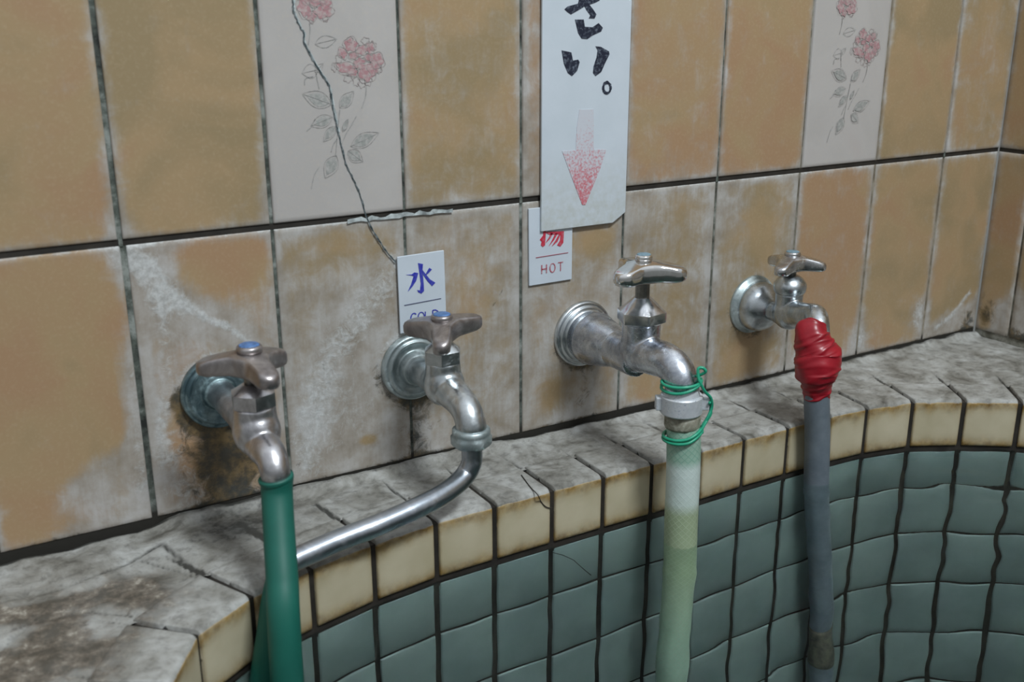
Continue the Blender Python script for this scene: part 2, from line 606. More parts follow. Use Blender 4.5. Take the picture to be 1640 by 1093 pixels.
def lathe(mb, base, axis, prof, seg=48, mi=0, caps=True, lobes=None, smooth=True):
    # prof: list of (distance along axis, radius)
    u, v, a = frame(axis)
    base = np.asarray(base, float)
    vs = []
    for t, r in prof:
        for k in range(seg):
            th = 2 * PI * k / seg
            rr = r * (lobes(th, t) if lobes else 1)
            vs.append(base + a * t + (u * math.cos(th) + v * math.sin(th)) * rr)
    fs = []
    for i in range(len(prof) - 1):
        for k in range(seg):
            k2 = (k + 1) % seg
            fs.append((i * seg + k, i * seg + k2, (i + 1) * seg + k2, (i + 1) * seg + k))
    if caps:
        fs.append(tuple(reversed(range(seg))))
        fs.append(tuple((len(prof) - 1) * seg + k for k in range(seg)))
    mb.add(vs, fs, mi, smooth)


def catmull(pts, n=8):
    P = [np.asarray(p, float) for p in pts]
    P = [2 * P[0] - P[1]] + P + [2 * P[-1] - P[-2]]
    out = []
    for i in range(1, len(P) - 2):
        for k in range(n):
            t = k / n
            a, b_, c_, d = P[i - 1], P[i], P[i + 1], P[i + 2]
            out.append(0.5 * (2 * b_ + (c_ - a) * t + (2 * a - 5 * b_ + 4 * c_ - d) * t * t + (-a + 3 * b_ - 3 * c_ + d) * t ** 3))
    out.append(P[-2])
    return np.array(out)


def tube(mb, pts, r, seg=24, mi=0, caps=True, disp=None, zone=None, attr='zone'):
    pts = np.asarray(pts, float)
    n_ = len(pts)
    rr = np.broadcast_to(np.asarray(r, float), (n_,))
    tg = np.gradient(pts, axis=0)
    tg /= np.linalg.norm(tg, axis=1)[:, None]
    u, v, a = frame(tg[0])
    L = np.concatenate([[0], np.cumsum(np.linalg.norm(np.diff(pts, axis=0), axis=1))])
    vs = []
    uvs = []
    zs = []
    for i in range(n_):
        u = u - tg[i] * np.dot(u, tg[i])
        u /= np.linalg.norm(u)
        v = np.cross(tg[i], u)
        for k in range(seg):
            th = 2 * PI * k / seg
            q = rr[i] + (disp(th, L[i]) if disp else 0)
            vs.append(pts[i] + (u * math.cos(th) + v * math.sin(th)) * q)
            uvs.append((k / seg, L[i]))
            zs.append(zone[i] if zone is not None else 0)
    fs = []
    for i in range(n_ - 1):
        for k in range(seg):
            k2 = (k + 1) % seg
            fs.append((i * seg + k, i * seg + k2, (i + 1) * seg + k2, (i + 1) * seg + k))
    if caps:
        fs.append(tuple(reversed(range(seg))))
        fs.append(tuple((n_ - 1) * seg + k for k in range(seg)))
    mb.add(vs, fs, mi, True, {attr: zs} if zone is not None else None, uvs if zone is not None else None)


def sphere(mb, c, r, mi=0, seg=32, rings=16, sc=(1, 1, 1)):
    prof = [(-math.cos(PI * i / rings), math.sin(PI * i / rings)) for i in range(rings + 1)]
    vs = []
    for t, q in prof:
        for k in range(seg):
            th = 2 * PI * k / seg
            vs.append((c[0] + r * sc[0] * max(q, 1e-3) * math.cos(th), c[1] + r * sc[1] * max(q, 1e-3) * math.sin(th), c[2] + r * sc[2] * t))
    fs = []
    for i in range(rings):
        for k in range(seg):
            k2 = (k + 1) % seg
            fs.append((i * seg + k, i * seg + k2, (i + 1) * seg + k2, (i + 1) * seg + k))
    fs.append(tuple(reversed(range(seg))))
    fs.append(tuple(rings * seg + k for k in range(seg)))
    mb.add(vs, fs, mi)


def fuse(mb, name, voxel=0.0009, it=6):
    me = mb.mesh(name + '_tmp')
    o = bpy.data.objects.new('tmp', me)
    COL.objects.link(o)
    r = o.modifiers.new('r', 'REMESH')
    r.mode = 'VOXEL'
    r.voxel_size = voxel
    r.use_smooth_shade = True
    s = o.modifiers.new('s', 'SMOOTH')
    s.factor = 0.5
    s.iterations = it
    dg = bpy.context.evaluated_depsgraph_get()
    new = bpy.data.meshes.new_from_object(o.evaluated_get(dg))
    new.name = name
    new.materials.clear()
    bpy.data.objects.remove(o)
    for p in new.polygons:
        p.use_smooth = True
    return new


def poly_prism(mb, pts, f3, t0, t1, mi=0, smooth=False):
    # pts 2-D outline; f3(a, b, t) -> 3-D; faces at depth t1 (front) and sides
    n_ = len(pts)
    A = 0.5 * sum(pts[i][0] * pts[(i + 1) % n_][1] - pts[(i + 1) % n_][0] * pts[i][1] for i in range(n_))
    if A < 0:
        pts = pts[::-1]
    vs = [f3(a, b_, t0) for a, b_ in pts] + [f3(a, b_, t1) for a, b_ in pts]
    fs = [tuple(range(n_, 2 * n_)), tuple(reversed(range(n_)))]
    for i in range(n_):
        j = (i + 1) % n_
        fs.append((i, j, n_ + j, n_ + i))
    mb.add(vs, fs, mi, smooth)


def ribbon(mb, pts, width, f3, t1, mi=0, seed=0, var=0.3):
    P = np.asarray(pts, float)
    n_ = len(P)
    tg = np.gradient(P, axis=0)
    tg /= np.linalg.norm(tg, axis=1)[:, None] + 1e-12
    nn = np.stack([-tg[:, 1], tg[:, 0]], 1)
    rs = np.random.RandomState(seed)
    wv = np.broadcast_to(np.asarray(width, float), (n_,)) * (1 + var * (rs.rand(n_) - 0.5) * 2) / 2
    vs = [f3(*(P[i] + nn[i] * wv[i]), t1) for i in range(n_)] + [f3(*(P[i] - nn[i] * wv[i]), t1) for i in range(n_)]
    fs = [(i, i + 1, n_ + i + 1, n_ + i) for i in range(n_ - 1)]
    # face towards the viewer (-y)
    a = np.array(vs[1]) - np.array(vs[0])
    b_ = np.array(vs[n_]) - np.array(vs[0])
    if np.cross(a, b_)[1] > 0:
        fs = [f_[::-1] for f_ in fs]
    mb.add(vs, fs, mi, False)


# ------------------------------------------------------------------ stains on the back wall (world x, z)
def wl_(pts, y=0.0):
    return [W(px, py, y) for px, py in pts]


def blob(x, z, px, py, rx, rz, s):
    cx, cz = W(px, py)
    return s * np.exp(-(((x - cx) / rx) ** 2 + ((z - cz) / rz) ** 2))


CRACK = [(466, -60), (465, -20), (468, 0), (470, 20), (479, 42), (485, 52), (487, 70), (500, 95), (515, 120), (526, 138), (530, 160), (537, 195),
         (545, 230), (553, 262), (566, 290), (576, 312), (585, 345), (600, 375), (617, 402), (633, 420)]
crack_w = wl_(CRACK)
H = 0.195
FLANGES = [(-0.247, 0.085), (-0.098, 0.077), (0.060, 0.078), (0.251, 0.076)]


def masks(x, z, ci, row, du, dv):
    """lime, white, stain at wall point; du/dv distance to the tile's sides / ends"""
    lime = np.zeros_like(x) + 0.10
    white = np.zeros_like(x)
    stain = np.zeros_like(x)
    edge = np.minimum(du, dv)
    nz = fbm(x * 40, z * 40, 4)
    nz2 = fbm(x * 120 + 5, z * 22, 3)
    if row >= 1:
        lime = 0.06 + 0.50 * np.exp(-(du / 0.0045) ** 2) + 0.40 * np.exp(-(dv / 0.004) ** 2)
        base = {-1: 0, 0: 0.0, 1: 0.0, 3: 0.16, 4: 0.28, 5: 0.14, 6: 0.05, 8: 0.0, 9: 0.18}.get(ci, 0.0)
        lime = lime + base
        if ci == 4:
            lime = lime + 0.25
        # lower reach of the upper tiles
        lime = lime + 0.28 * sm(0.03, 0.0, z - H) * (1 if ci in (3, 4, 5) else 0.4) * (row == 1)
        lime = lime + 0.35 * sm(0.012, 0.004, du) * sm(0.09, 0.0, z - H) * (row == 1) * (ci in (0, 1))
    else:
        base = {-1: 0.0, 0: 0.0, 1: 0.40, 2: 0.72, 3: 0.66, 4: 0.70, 5: 0.60, 6: 0.48, 7: 0.15, 8: 0.10, 9: 0.10}.get(ci, 0.1)
        lime = base + 0.12 * (nz - 0.5) * 2 + 0.55 * np.exp(-(du / 0.006) ** 2) + 0.45 * np.exp(-(dv / 0.006) ** 2)
        if ci == 0:
            xr = x + 0.3
            lime = lime + 0.8 * sm(0.0, 0.02, (0.045 + (x + 0.37) * 0.45) - z) * sm(-0.075, -0.04, xr)
            lime = lime + 0.5 * sm(-0.016, -0.010, xr) * sm(0.16, 0.09, z)
            lime = lime + 0.5 * sm(-0.094, -0.1, xr) * sm(0.10, 0.03, z)
        if ci == 1:
            lime = lime + 0.35 * sm(0.05, 0.02, x + 0.3) - blob(x, z, 350, 425, 0.035, 0.022, 0.75) - blob(x, z, 300, 720, 0.012, 0.03, 0.5)
            lime = lime + 0.4 * sm(0.012, 0.0, x + 0.3)
        if ci == 2:
            lime = lime - blob(x, z, 540, 395, 0.05, 0.022, 0.50) + blob(x, z, 560, 560, 0.03, 0.05, 0.3)
            lime = lime + 0.3 * sm(0.08, 0.03, z)
            white = white + 0.40 * np.exp(-(segdist(x, z, wl_([(490, 740), (500, 660), (530, 570), (590, 490), (632, 440)])) / 0.016) ** 2) * 1.25 + blob(x, z, 560, 660, 0.03, 0.03, 0.30)
            lime = lime - blob(x, z, 590, 705, 0.007, 0.004, 1.2) - blob(x, z, 470, 770, 0.02, 0.01, 0.4)
            stain = stain + blob(x, z, 520, 585, 0.0022, 0.006, 0.6) + blob(x, z, 478, 745, 0.0022, 0.003, 0.6)
        if ci == 3:
            lime = lime - blob(x, z, 760, 470, 0.02, 0.04, 0.22) + 0.2 * sm(0.05, 0.0, z)
            stain = stain + 0.45 * np.exp(-(segdist(x, z, wl_([(785, 500), (795, 482), (808, 460)])) / 0.0013) ** 2)
        if ci == 4:
            lime = lime - blob(x, z, 955, 390, 0.018, 0.012, 0.9) - blob(x, z, 885, 630, 0.012, 0.02, 0.5) - blob(x, z, 980, 620, 0.012, 0.03, 0.3)
        if ci == 5:
            lime = lime - blob(x, z, 1085, 440, 0.02, 0.08, 0.28) - blob(x, z, 1040, 620, 0.02, 0.03, 0.45)
        if ci == 6:
            lime = lime - blob(x, z, 1220, 370, 0.016, 0.035, 0.55) - blob(x, z, 1190, 570, 0.03, 0.03, 0.5) + blob(x, z, 1150, 330, 0.03, 0.02, 0.3)
        if ci >= 6:
            for q, s_ in ((1377, 560), (1472, 520), (1280, 585)):
                white = white + blob(x, z, q, s_ - 15, 0.009, 0.018, 0.62)
                lime = lime + blob(x, z, q, s_ - 10, 0.02, 0.02, 0.6)
            white = white + 0.62 * np.exp(-(segdist(x, z, wl_([(1500, 525), (1520, 510), (1535, 492), (1553, 470)])) / 0.004) ** 2)
            lime = lime + 0.8 * sm(0.0, 0.02, (0.028 - (x - 0.52) * -0.3) - z) * sm(0.49, 0.52, x)
            stain = stain + blob(x, z, 1548, 520, 0.012, 0.018, 0.75)
        # thick white trail above the left tap
        tr = wl_([(208, 412), (240, 430), (262, 470), (300, 490), (335, 512), (372, 528), (398, 546)])
        d = segdist(x, z, tr)
        wdt = 0.012 - 0.009 * sm(-0.29, -0.245, x)
        white = white + 0.80 * np.exp(-(d / wdt) ** 2)
        lime = lime + 0.7 * np.exp(-(d / 0.016) ** 2)
        for pts in ([(262, 500), (265, 600), (258, 690), (262, 740)], [(216, 600), (222, 700), (232, 800)]):
            white = white + 0.40 * np.exp(-(segdist(x, z, wl_(pts)) / 0.0060) ** 2)
        # top edge rim of the lower row
        white = white + 0.55 * sm(0.0035, 0.0008, H - z) * (0.4 + nz2)
        # grime round and below the taps
        for k, (fx, fz) in enumerate(FLANGES):
            r = np.hypot(x - fx, z - fz)
            s_ = (1.0, 0.75, 0.6, 0.55)[k]
            stain = stain + s_ * 0.7 * np.exp(-((r - 0.029) / 0.005) ** 2) * sm(0.02, -0.01, z - fz)
            below = np.exp(-((x - fx - 0.004) / 0.016) ** 2) * sm(0.0, -0.03, z - fz)
            stain = stain + (0.55, 0.46, 0.24, 0.15)[k] * below
            white = white + (0.5, 0.55, 0.2, 0.1)[k] * np.exp(-((r - 0.028) / 0.003) ** 2) * sm(-0.01, 0.02, z - fz)
        stain = stain + blob(x, z, 350, 760, 0.028, 0.035, 0.62) + blob(x, z, 325, 705, 0.014, 0.02, 0.3) + blob(x, z, 420, 700, 0.014, 0.04, 0.4) + blob(x, z, 290, 650, 0.006, 0.02, 0.5)
        stain = stain + 0.45 * sm(0.005, 0.0, z)
        white = white + blob(x, z, 320, 790, 0.03, 0.02, 0.35) + blob(x, z, 285, 720, 0.012, 0.03, 0.3)
    dc = segdist(x, z, crack_w)
    white = white + 0.42 * np.exp(-(dc / 0.0022) ** 2)
    return np.clip(lime, 0, 1.1), np.clip(white, 0, 1.1), np.clip(stain, 0, 1.05)


def coords_1d(w_, step, bev=0.0012):
    k = max(3, int(round((w_ - 2 * bev) / step)))
    inner = np.linspace(bev, w_ - bev, k)
    return np.concatenate([[0, bev * 0.25], inner, [w_ - bev * 0.25, w_]])


def tile_grid(mb, w_, h_, step, to3, attrf, mi, deep=0.005, bev=0.0012, bow=None):
    us = coords_1d(w_, step, bev)
    vs = coords_1d(h_, step, bev)
    Ug, Vg = np.meshgrid(us, vs, indexing='ij')

    def prof(t, L):
        d = np.minimum(t, L - t)
        return np.where(d <= 1e-9, deep, np.where(d < bev * 0.9, bev * 0.55, 0.0))
    D = np.maximum(prof(Ug, w_), prof(Vg, h_))
    if bow is not None:
        D = D + bow(Ug, Vg)
    P = to3(Ug, Vg, D).reshape(-1, 3)
    nu, nv = len(us), len(vs)
    idx = np.arange(nu * nv).reshape(nu, nv)
    a, b_, c_, d_ = idx[:-1, :-1].ravel(), idx[1:, :-1].ravel(), idx[1:, 1:].ravel(), idx[:-1, 1:].ravel()
    fs = np.stack([a, b_, c_, d_], 1)
    mb.add(P, fs.tolist(), mi, True, attrf(Ug.ravel(), Vg.ravel()))


# ------------------------------------------------------------------ back wall
JV = 0.0019
wall = MB()
XR = 0.586
rs = np.random.RandomState(11)
FLOWER = (2, 7)
for row in (0, 1, 2):
    for ci in range(-3, 10):
        x0 = ci * 0.1 - 0.3 + 0.0 if False else (-0.4 + 0.1 * ci)
        # ci counts tiles so that ci = 0 spans x -0.4..-0.3
        x1 = x0 + 0.1
        if x0 >= XR - 0.01:
            continue
        x1 = min(x1, XR)
        off = 0.0012 if row == 0 and ci in (0, 1) else 0.0
        jit = (rs.rand() - 0.5) * 0.0006
        xa = x0 + JV / 2 + off + jit
        xb = x1 - JV / 2 + (off if ci in (0,) else 0)
        if ci == 0:
            xb -= 0.0008
        if ci == 1:
            xa += 0.0005
        if ci == 1 and row:
            xb -= 0.0005
        if xb > XR - 0.002:
            xb = XR - 0.0001
        z0 = row * 0.1975 + (0.0 if row else 0.0)
        za, zb = (0.0, H - 0.0004) if row == 0 else (H + 0.0034 + (row - 1) * 0.1985, H + row * 0.1985)
        fine = row < 2 and ci >= -1
        st = 0.0025 if fine else 0.012
        tone = rs.rand()
        dy = (rs.rand() - 0.5) * 0.0004 + (0.0004 if row == 0 else -0.0006)

        def to3(U_, V_, D_, xa=xa, za=za, dy=dy):
            return np.stack([xa + U_, D_ + dy, za + V_], -1)

        def attrf(U_, V_, xa=xa, za=za, w_=xb - xa, h_=zb - za, ci=ci, row=row, tone=tone):
            x = xa + U_
            z = za + V_
            kk = min(9, ci)
            li, wh, stn = masks(x, z, kk, row, np.minimum(U_, w_ - U_), np.minimum(V_, h_ - V_))
            if ci in FLOWER and row >= 1:
                li = li * 0.45
            return {'lime': li, 'white': wh, 'stain': stn, 'tone': np.full(len(x), tone)}
        tile_grid(wall, xb - xa, zb - za, st, to3, attrf, 1 if (ci in FLOWER and row >= 1) else 0)

# grout bed behind the tiles
gx = np.linspace(-0.72, XR, 120)
gz = np.linspace(-0.02, 0.60, 80)
GX, GZ = np.meshgrid(gx, gz, indexing='ij')
bed = np.stack([GX, np.full_like(GX, 0.0013), GZ], -1).reshape(-1, 3)
nu, nv = len(gx), len(gz)
idx = np.arange(nu * nv).reshape(nu, nv)
fs = np.stack([idx[:-1, :-1].ravel(), idx[1:, :-1].ravel(), idx[1:, 1:].ravel(), idx[:-1, 1:].ravel()], 1)
hz = np.exp(-((GZ - H - 0.0015) / 0.004) ** 2).ravel()
wall.add(bed, fs.tolist(), 2, False, {'pale': (0.85 * sm(0.10, 0.42, GX) * (GZ > 0.004)).ravel(), 'foot': (1.0 * (GZ < 0.004)).ravel()})
# recessed black band of the horizontal joint
wall.add([(-0.72, 0.0010, H - 0.0004), (XR, 0.0010, H - 0.0004), (XR, 0.0010, H + 0.0036), (-0.72, 0.0010, H + 0.0036)], [(0, 1, 2, 3)], 3, False)
for ci in (0, 3, 4, 5, 8):
    xx = -0.3 + 0.1 * (ci - 0)
    wall.add([(xx - .0014, 0.0006, H - 0.001), (xx + .0014, 0.0006, H - 0.001), (xx + .0012, 0.0006, H + 0.005), (xx - .0012, 0.0006, H + 0.005)], [(0, 1, 2, 3)], 2, False)
# white filler over the joint by the crack
xf0, xf1 = W(556, 362)[0], W(724, 337)[0]
for seg_ in range(40):
    a0 = xf0 + (xf1 - xf0) * seg_ / 40
    a1 = xf0 + (xf1 - xf0) * (seg_ + 1) / 40
    h0 = [H - 0.0002 + 0.0032 * float(vnoise(np.array(q_ * 260.0), np.array(4.2))) for q_ in (a0, a1)]
    l0 = [H - 0.0008 - 0.0012 * float(vnoise(np.array(q_ * 200.0), np.array(8.2))) for q_ in (a0, a1)]
    wall.add([(a0, -0.0012, l0[0]), (a1, -0.0012, l0[1]), (a1, -0.0012, h0[1]), (a0, -0.0012, h0[0])], [(0, 1, 2, 3)], 4, False)


# printed roses: drawn once, at the left printed tile, and repeated 0.5 m to the right
def crop(pts, ox=460, oy=0, s=0.2927):
    return [W(ox + a * s, oy + b_ * s) for a, b_ in pts]


def blobpoly(cx, cz, rx, rz, ang, seed, lob=5, amp=0.16, k=26):
    r_ = np.random.RandomState(seed)
    ph = r_.rand() * 6.28
    out = []
    for i in range(k):
        th = 2 * PI * i / k
        q = 1 + amp * math.sin(lob * th + ph) + 0.06 * (r_.rand() - 0.5)
        a, b_ = rx * q * math.cos(th), rz * q * math.sin(th)
        out.append((cx + a * math.cos(ang) - b_ * math.sin(ang), cz + a * math.sin(ang) + b_ * math.cos(ang)))
    return out


def flat(mb, pts, y, mi, dx):
    n_ = len(pts)
    A = 0.5 * sum(pts[i][0] * pts[(i + 1) % n_][1] - pts[(i + 1) % n_][0] * pts[i][1] for i in range(n_))
    if A < 0:
        pts = pts[::-1]
    mb.add([(a + dx, y, b_) for a, b_ in pts], [tuple(range(n_))], mi, False)


def f3wall(dx):
    return lambda a, b_, t: (a + dx, t, b_)


def leafshape(bx, bz, tx, tz, wd, k=14):
    L = math.hypot(tx - bx, tz - bz)
    ux, uz = (tx - bx) / L, (tz - bz) / L
    out = []
    for i in range(k + 1):
        t = i / k
        out.append((bx + ux * L * t - uz * wd * math.sin(PI * t ** 0.85) * 0.5, bz + uz * L * t + ux * wd * math.sin(PI * t ** 0.85) * 0.5))
    for i in range(k - 1, 0, -1):
        t = i / k
        out.append((bx + ux * L * t + uz * wd * math.sin(PI * t ** 0.85) * 0.5, bz + uz * L * t - ux * wd * math.sin(PI * t ** 0.85) * 0.5))
    return out


PX = 0.00046 * 0.2927  # one crop unit on the tile, in metres
for dx in (0.0, 0.5):
    y1, y2, y3 = -0.00095, -0.00105, -0.00115
    roses = [((345, 245, 34, 32, 0.4), (405, 275, 30, 22, 0.2), (450, 262, 22, 26, 0.0), (320, 372, 50, 26, -0.2), (392, 345, 30, 24, 0.3),
              (430, 395, 42, 44, 0.6), (488, 330, 34, 36, 0.8), (470, 372, 30, 28, 0.0), (355, 395, 26, 18, 0.0), (300, 290, 20, 26, 0.5),
              (360, 305, 24, 16, 0.0), (440, 315, 20, 16, 0.0)),
             ((90, 40, 32, 42, 0.2), (150, 10, 40, 20, 0.0), (195, 65, 46, 30, 0.1), (130, 90, 24, 20, 0.0), (210, 15, 26, 26, 0.0), (150, -40, 50, 34, 0),
              (100, -20, 30, 30, 0))]
    sd = 1
    for R in roses:
        for (a, b_, ra, rb, an) in R:
            (cx, cz), = crop([(a, b_)])
            flat(wall, blobpoly(cx, cz, ra * PX, rb * PX, an, sd), y1 - 0.00001 * (sd % 9), 5, dx)
            if sd % 1 == 0:
                o_ = blobpoly(cx, cz, ra * PX * 1.22, rb * PX * 1.25, an, sd + 50, 4, 0.12)
                ribbon(wall, o_ + o_[:1], 0.00028, f3wall(dx), y3, 6, sd, 0.6)
            sd += 1
    for (a, b_, ra, rb) in ((255, 365, 14, 22), (330, 430, 22, 18), (375, 445, 18, 22), (405, 455, 20, 22), (440, 440, 20, 26), (500, 375, 16, 22), (280, 320, 16, 24),
                            (340, 215, 16, 14), (425, 222, 22, 16), (465, 250, 20, 22), (130, 112, 12, 14), (205, 100, 14, 16)):
        (cx, cz), = crop([(a, b_)])
        o_ = blobpoly(cx, cz, ra * PX, rb * PX, 0, int(a))
        ribbon(wall, o_ + o_[:1], 0.00032, f3wall(dx), y3, 6, int(a), 0.6)
    leaves = [((240, 570), (78, 512), 84, 1), ((285, 590), (362, 498), 62, 1), ((245, 640), (125, 690), 64, 1), ((262, 690), (195, 775), 50, 1),
              ((345, 800), (500, 725), 74, 1), ((330, 825), (412, 885), 68, 1), ((265, 850), (205, 975), 76, 1), ((150, 240), (268, 212), 58, 0), ((165, 380), (78, 400), 70, 0),
              ((300, 720), (330, 650), 26, 1), ((150, 395), (195, 345), 30, 0)]
    for q, (b0, t0, wd, fill) in enumerate(leaves):
        (bx, bz), (tx, tz) = crop([b0, t0])
        sh = leafshape(bx, bz, tx, tz, wd * PX)
        if fill:
            sh2 = leafshape(bx + (tx - bx) * .08, bz + (tz - bz) * .08, bx + (tx - bx) * .85, bz + (tz - bz) * .85, wd * PX * .8)
            flat(wall, sh2, y1 - 0.00001 * q, 7, dx)
        ribbon(wall, sh + sh[:1], 0.00027, f3wall(dx), y3, 8, q, 0.5)
        ribbon(wall, [(bx + (tx - bx) * t, bz + (tz - bz) * t) for t in np.linspace(0, 0.95, 6)], 0.00025, f3wall(dx), y3, 8, q, 0.5)
    for st_ in ([(430, 470), (425, 530), (405, 590)], [(375, 635), (345, 690), (320, 730), (295, 790)], [(120, 125), (122, 180), (112, 245)], [(270, 760), (250, 790), (238, 830)],
                [(170, 915), (145, 960), (130, 1030)], [(155, 400), (162, 440), (172, 485)], [(92, 465), (98, 430), (140, 418)], [(105, 715), (130, 690), (150, 650)],
                [(285, 600), (275, 700), (262, 850)]):
        P_ = catmull([np.array(q) for q in crop(st_)], 6)
        ribbon(wall, [tuple(p) for p in P_], 0.0005, f3wall(dx), y3, 8, 3, 0.4)
# the crack
cw = catmull([np.array(p) for p in crack_w], 6)
cj = cw + (np.random.RandomState(5).rand(*cw.shape) - 0.5) * 0.0006
ribbon(wall, [tuple(p) for p in cj], 0.0011, f3wall(0), -0.00125, 9, 2, 0.45)
cj2 = cw + np.array([0.0008, 0]) + (np.random.RandomState(9).rand(*cw.shape) - 0.5) * 0.0006
ribbon(wall, [tuple(p) for p in cj2[:70]], 0.0011, f3wall(0), -0.0011, 4, 4, 0.8)
for q in range(9):
    pass
M['filler'] = simple('pale_joint_filler', (0.40, 0.44, 0.445), 0.6, 0, 0.5, 160, 0.6)
wo = wall.build('wall_back', [M['tile'], M['print_tile'], M['grout'], M['black_joint'], M['filler'], M['pink'], M['pinkline'], M['leaf'], M['leafline'], M['crack']])
tag(wo, None, None, kind='structure')

# ------------------------------------------------------------------ right wall
rw = MB()
for row in (0, 1, 2):
    for k in range(-1, 9):
        ya, yb = (-0.0001, -0.041 + JV / 2) if k == -1 else (-0.041 - 0.1 * k - JV / 2, -0.041 - 0.1 * (k + 1) + JV / 2)
        za, zb = (0.0, H - 0.0004) if row == 0 else (H + 0.0034 + (row - 1) * 0.1985, H + row * 0.1985)
        st = 0.004 if k < 2 and row < 2 else 0.015

        def to3(U_, V_, D_, ya=ya, za=za):
            return np.stack([XR + D_, ya - U_, za + V_], -1)

        def attrf(U_, V_, ya=ya, za=za, w_=abs(yb - ya), h_=zb - za, row=row, k=k):
            y = ya - U_
            z = za + V_
            du = np.minimum(U_, w_ - U_)
            dv = np.minimum(V_, h_ - V_)
            li = 0.12 + 0.5 * np.exp(-(du / 0.005) ** 2) + 0.4 * np.exp(-(dv / 0.005) ** 2)
            wh = np.zeros_like(y)
            sn = np.zeros_like(y)
            if row == 0:
                li = li + 0.75 * sm(0.05, 0.02, z - 0.012 * np.abs(y + .02) / .02) * sm(-0.012, -0.025, y)
                sn = sn + 0.9 * sm(0.02, 0.0, z) * sm(-0.03, -0.045, y) + 0.6 * np.exp(-(((y + 0.012) / 0.012) ** 2 + ((z - 0.02) / 0.022) ** 2))
            return {'lime': li, 'white': wh, 'stain': np.clip(sn, 0, 1), 'tone': np.full(len(y), 0.3 + 0.2 * ((k * 7) % 3))}
        w_ = abs(yb - ya)
        tile_grid(rw, w_, zb - za, st, to3, attrf, 0)
rw.add([(XR + 0.0013, 0, -0.02), (XR + 0.0013, -1.0, -0.02), (XR + 0.0013, -1.0, 0.60), (XR + 0.0013, 0, 0.60)], [(0, 1, 2, 3)], 1, False, {'pale': 0.4})
rw.add([(XR + 0.0010, 0, H - 0.0004), (XR + 0.0010, -1, H - 0.0004), (XR + 0.0010, -1, H + 0.0036), (XR + 0.0010, 0, H + 0.0036)], [(0, 1, 2, 3)], 2, False)
tag(rw.build('wall_right', [M['tile'], M['grout'], M['black_joint']]), None, None, kind='structure')

# ------------------------------------------------------------------ bathtub: curb, ledge, tiled sides, floor
EDGE = [(-400, -620), (-400, -571), (-400, -522), (-400, -473), (-400, -424), (-397, -375), (-391, -327), (-379, -280), (-359, -235), (-334, -191),
        (-308, -149), (-268.5, -124.3), (-225.5, -112.0), (-177.7, -101.5), (-127.2, -95.3), (-79, -94.6), (-29, -94.5), (18, -94.6), (65, -95.2),
        (114, -95.8), (162.4, -94.9), (212.2, -95.2), (262, -95.8), (305.5, -99), (354, -109.5), (396.5, -132), (437.6, -160.5), (474, -194),
        (503, -234), (521, -280), (529, -329), (532, -378), (533, -427), (533, -476), (533, -525), (533, -574), (533, -620)]
E_ = np.array(EDGE) / 1000.0
nE = len(E_)
# joint normals (towards the tub)
tgE = np.zeros_like(E_)
for i in range(nE):
    a = E_[max(0, i - 1)]
    b_ = E_[min(nE - 1, i + 1)]
    tgE[i] = (b_ - a) / np.linalg.norm(b_ - a)
nE_ = np.stack([tgE[:, 1], -tgE[:, 0]], 1)  # towards -y on the straight run
CD = 0.046
ZT = -0.005

tub = thing('bathtub', 'built-in tiled bathtub with cream curb tiles and teal sides along the wall', 'bathtub', (0.05, -0.5, -0.45))

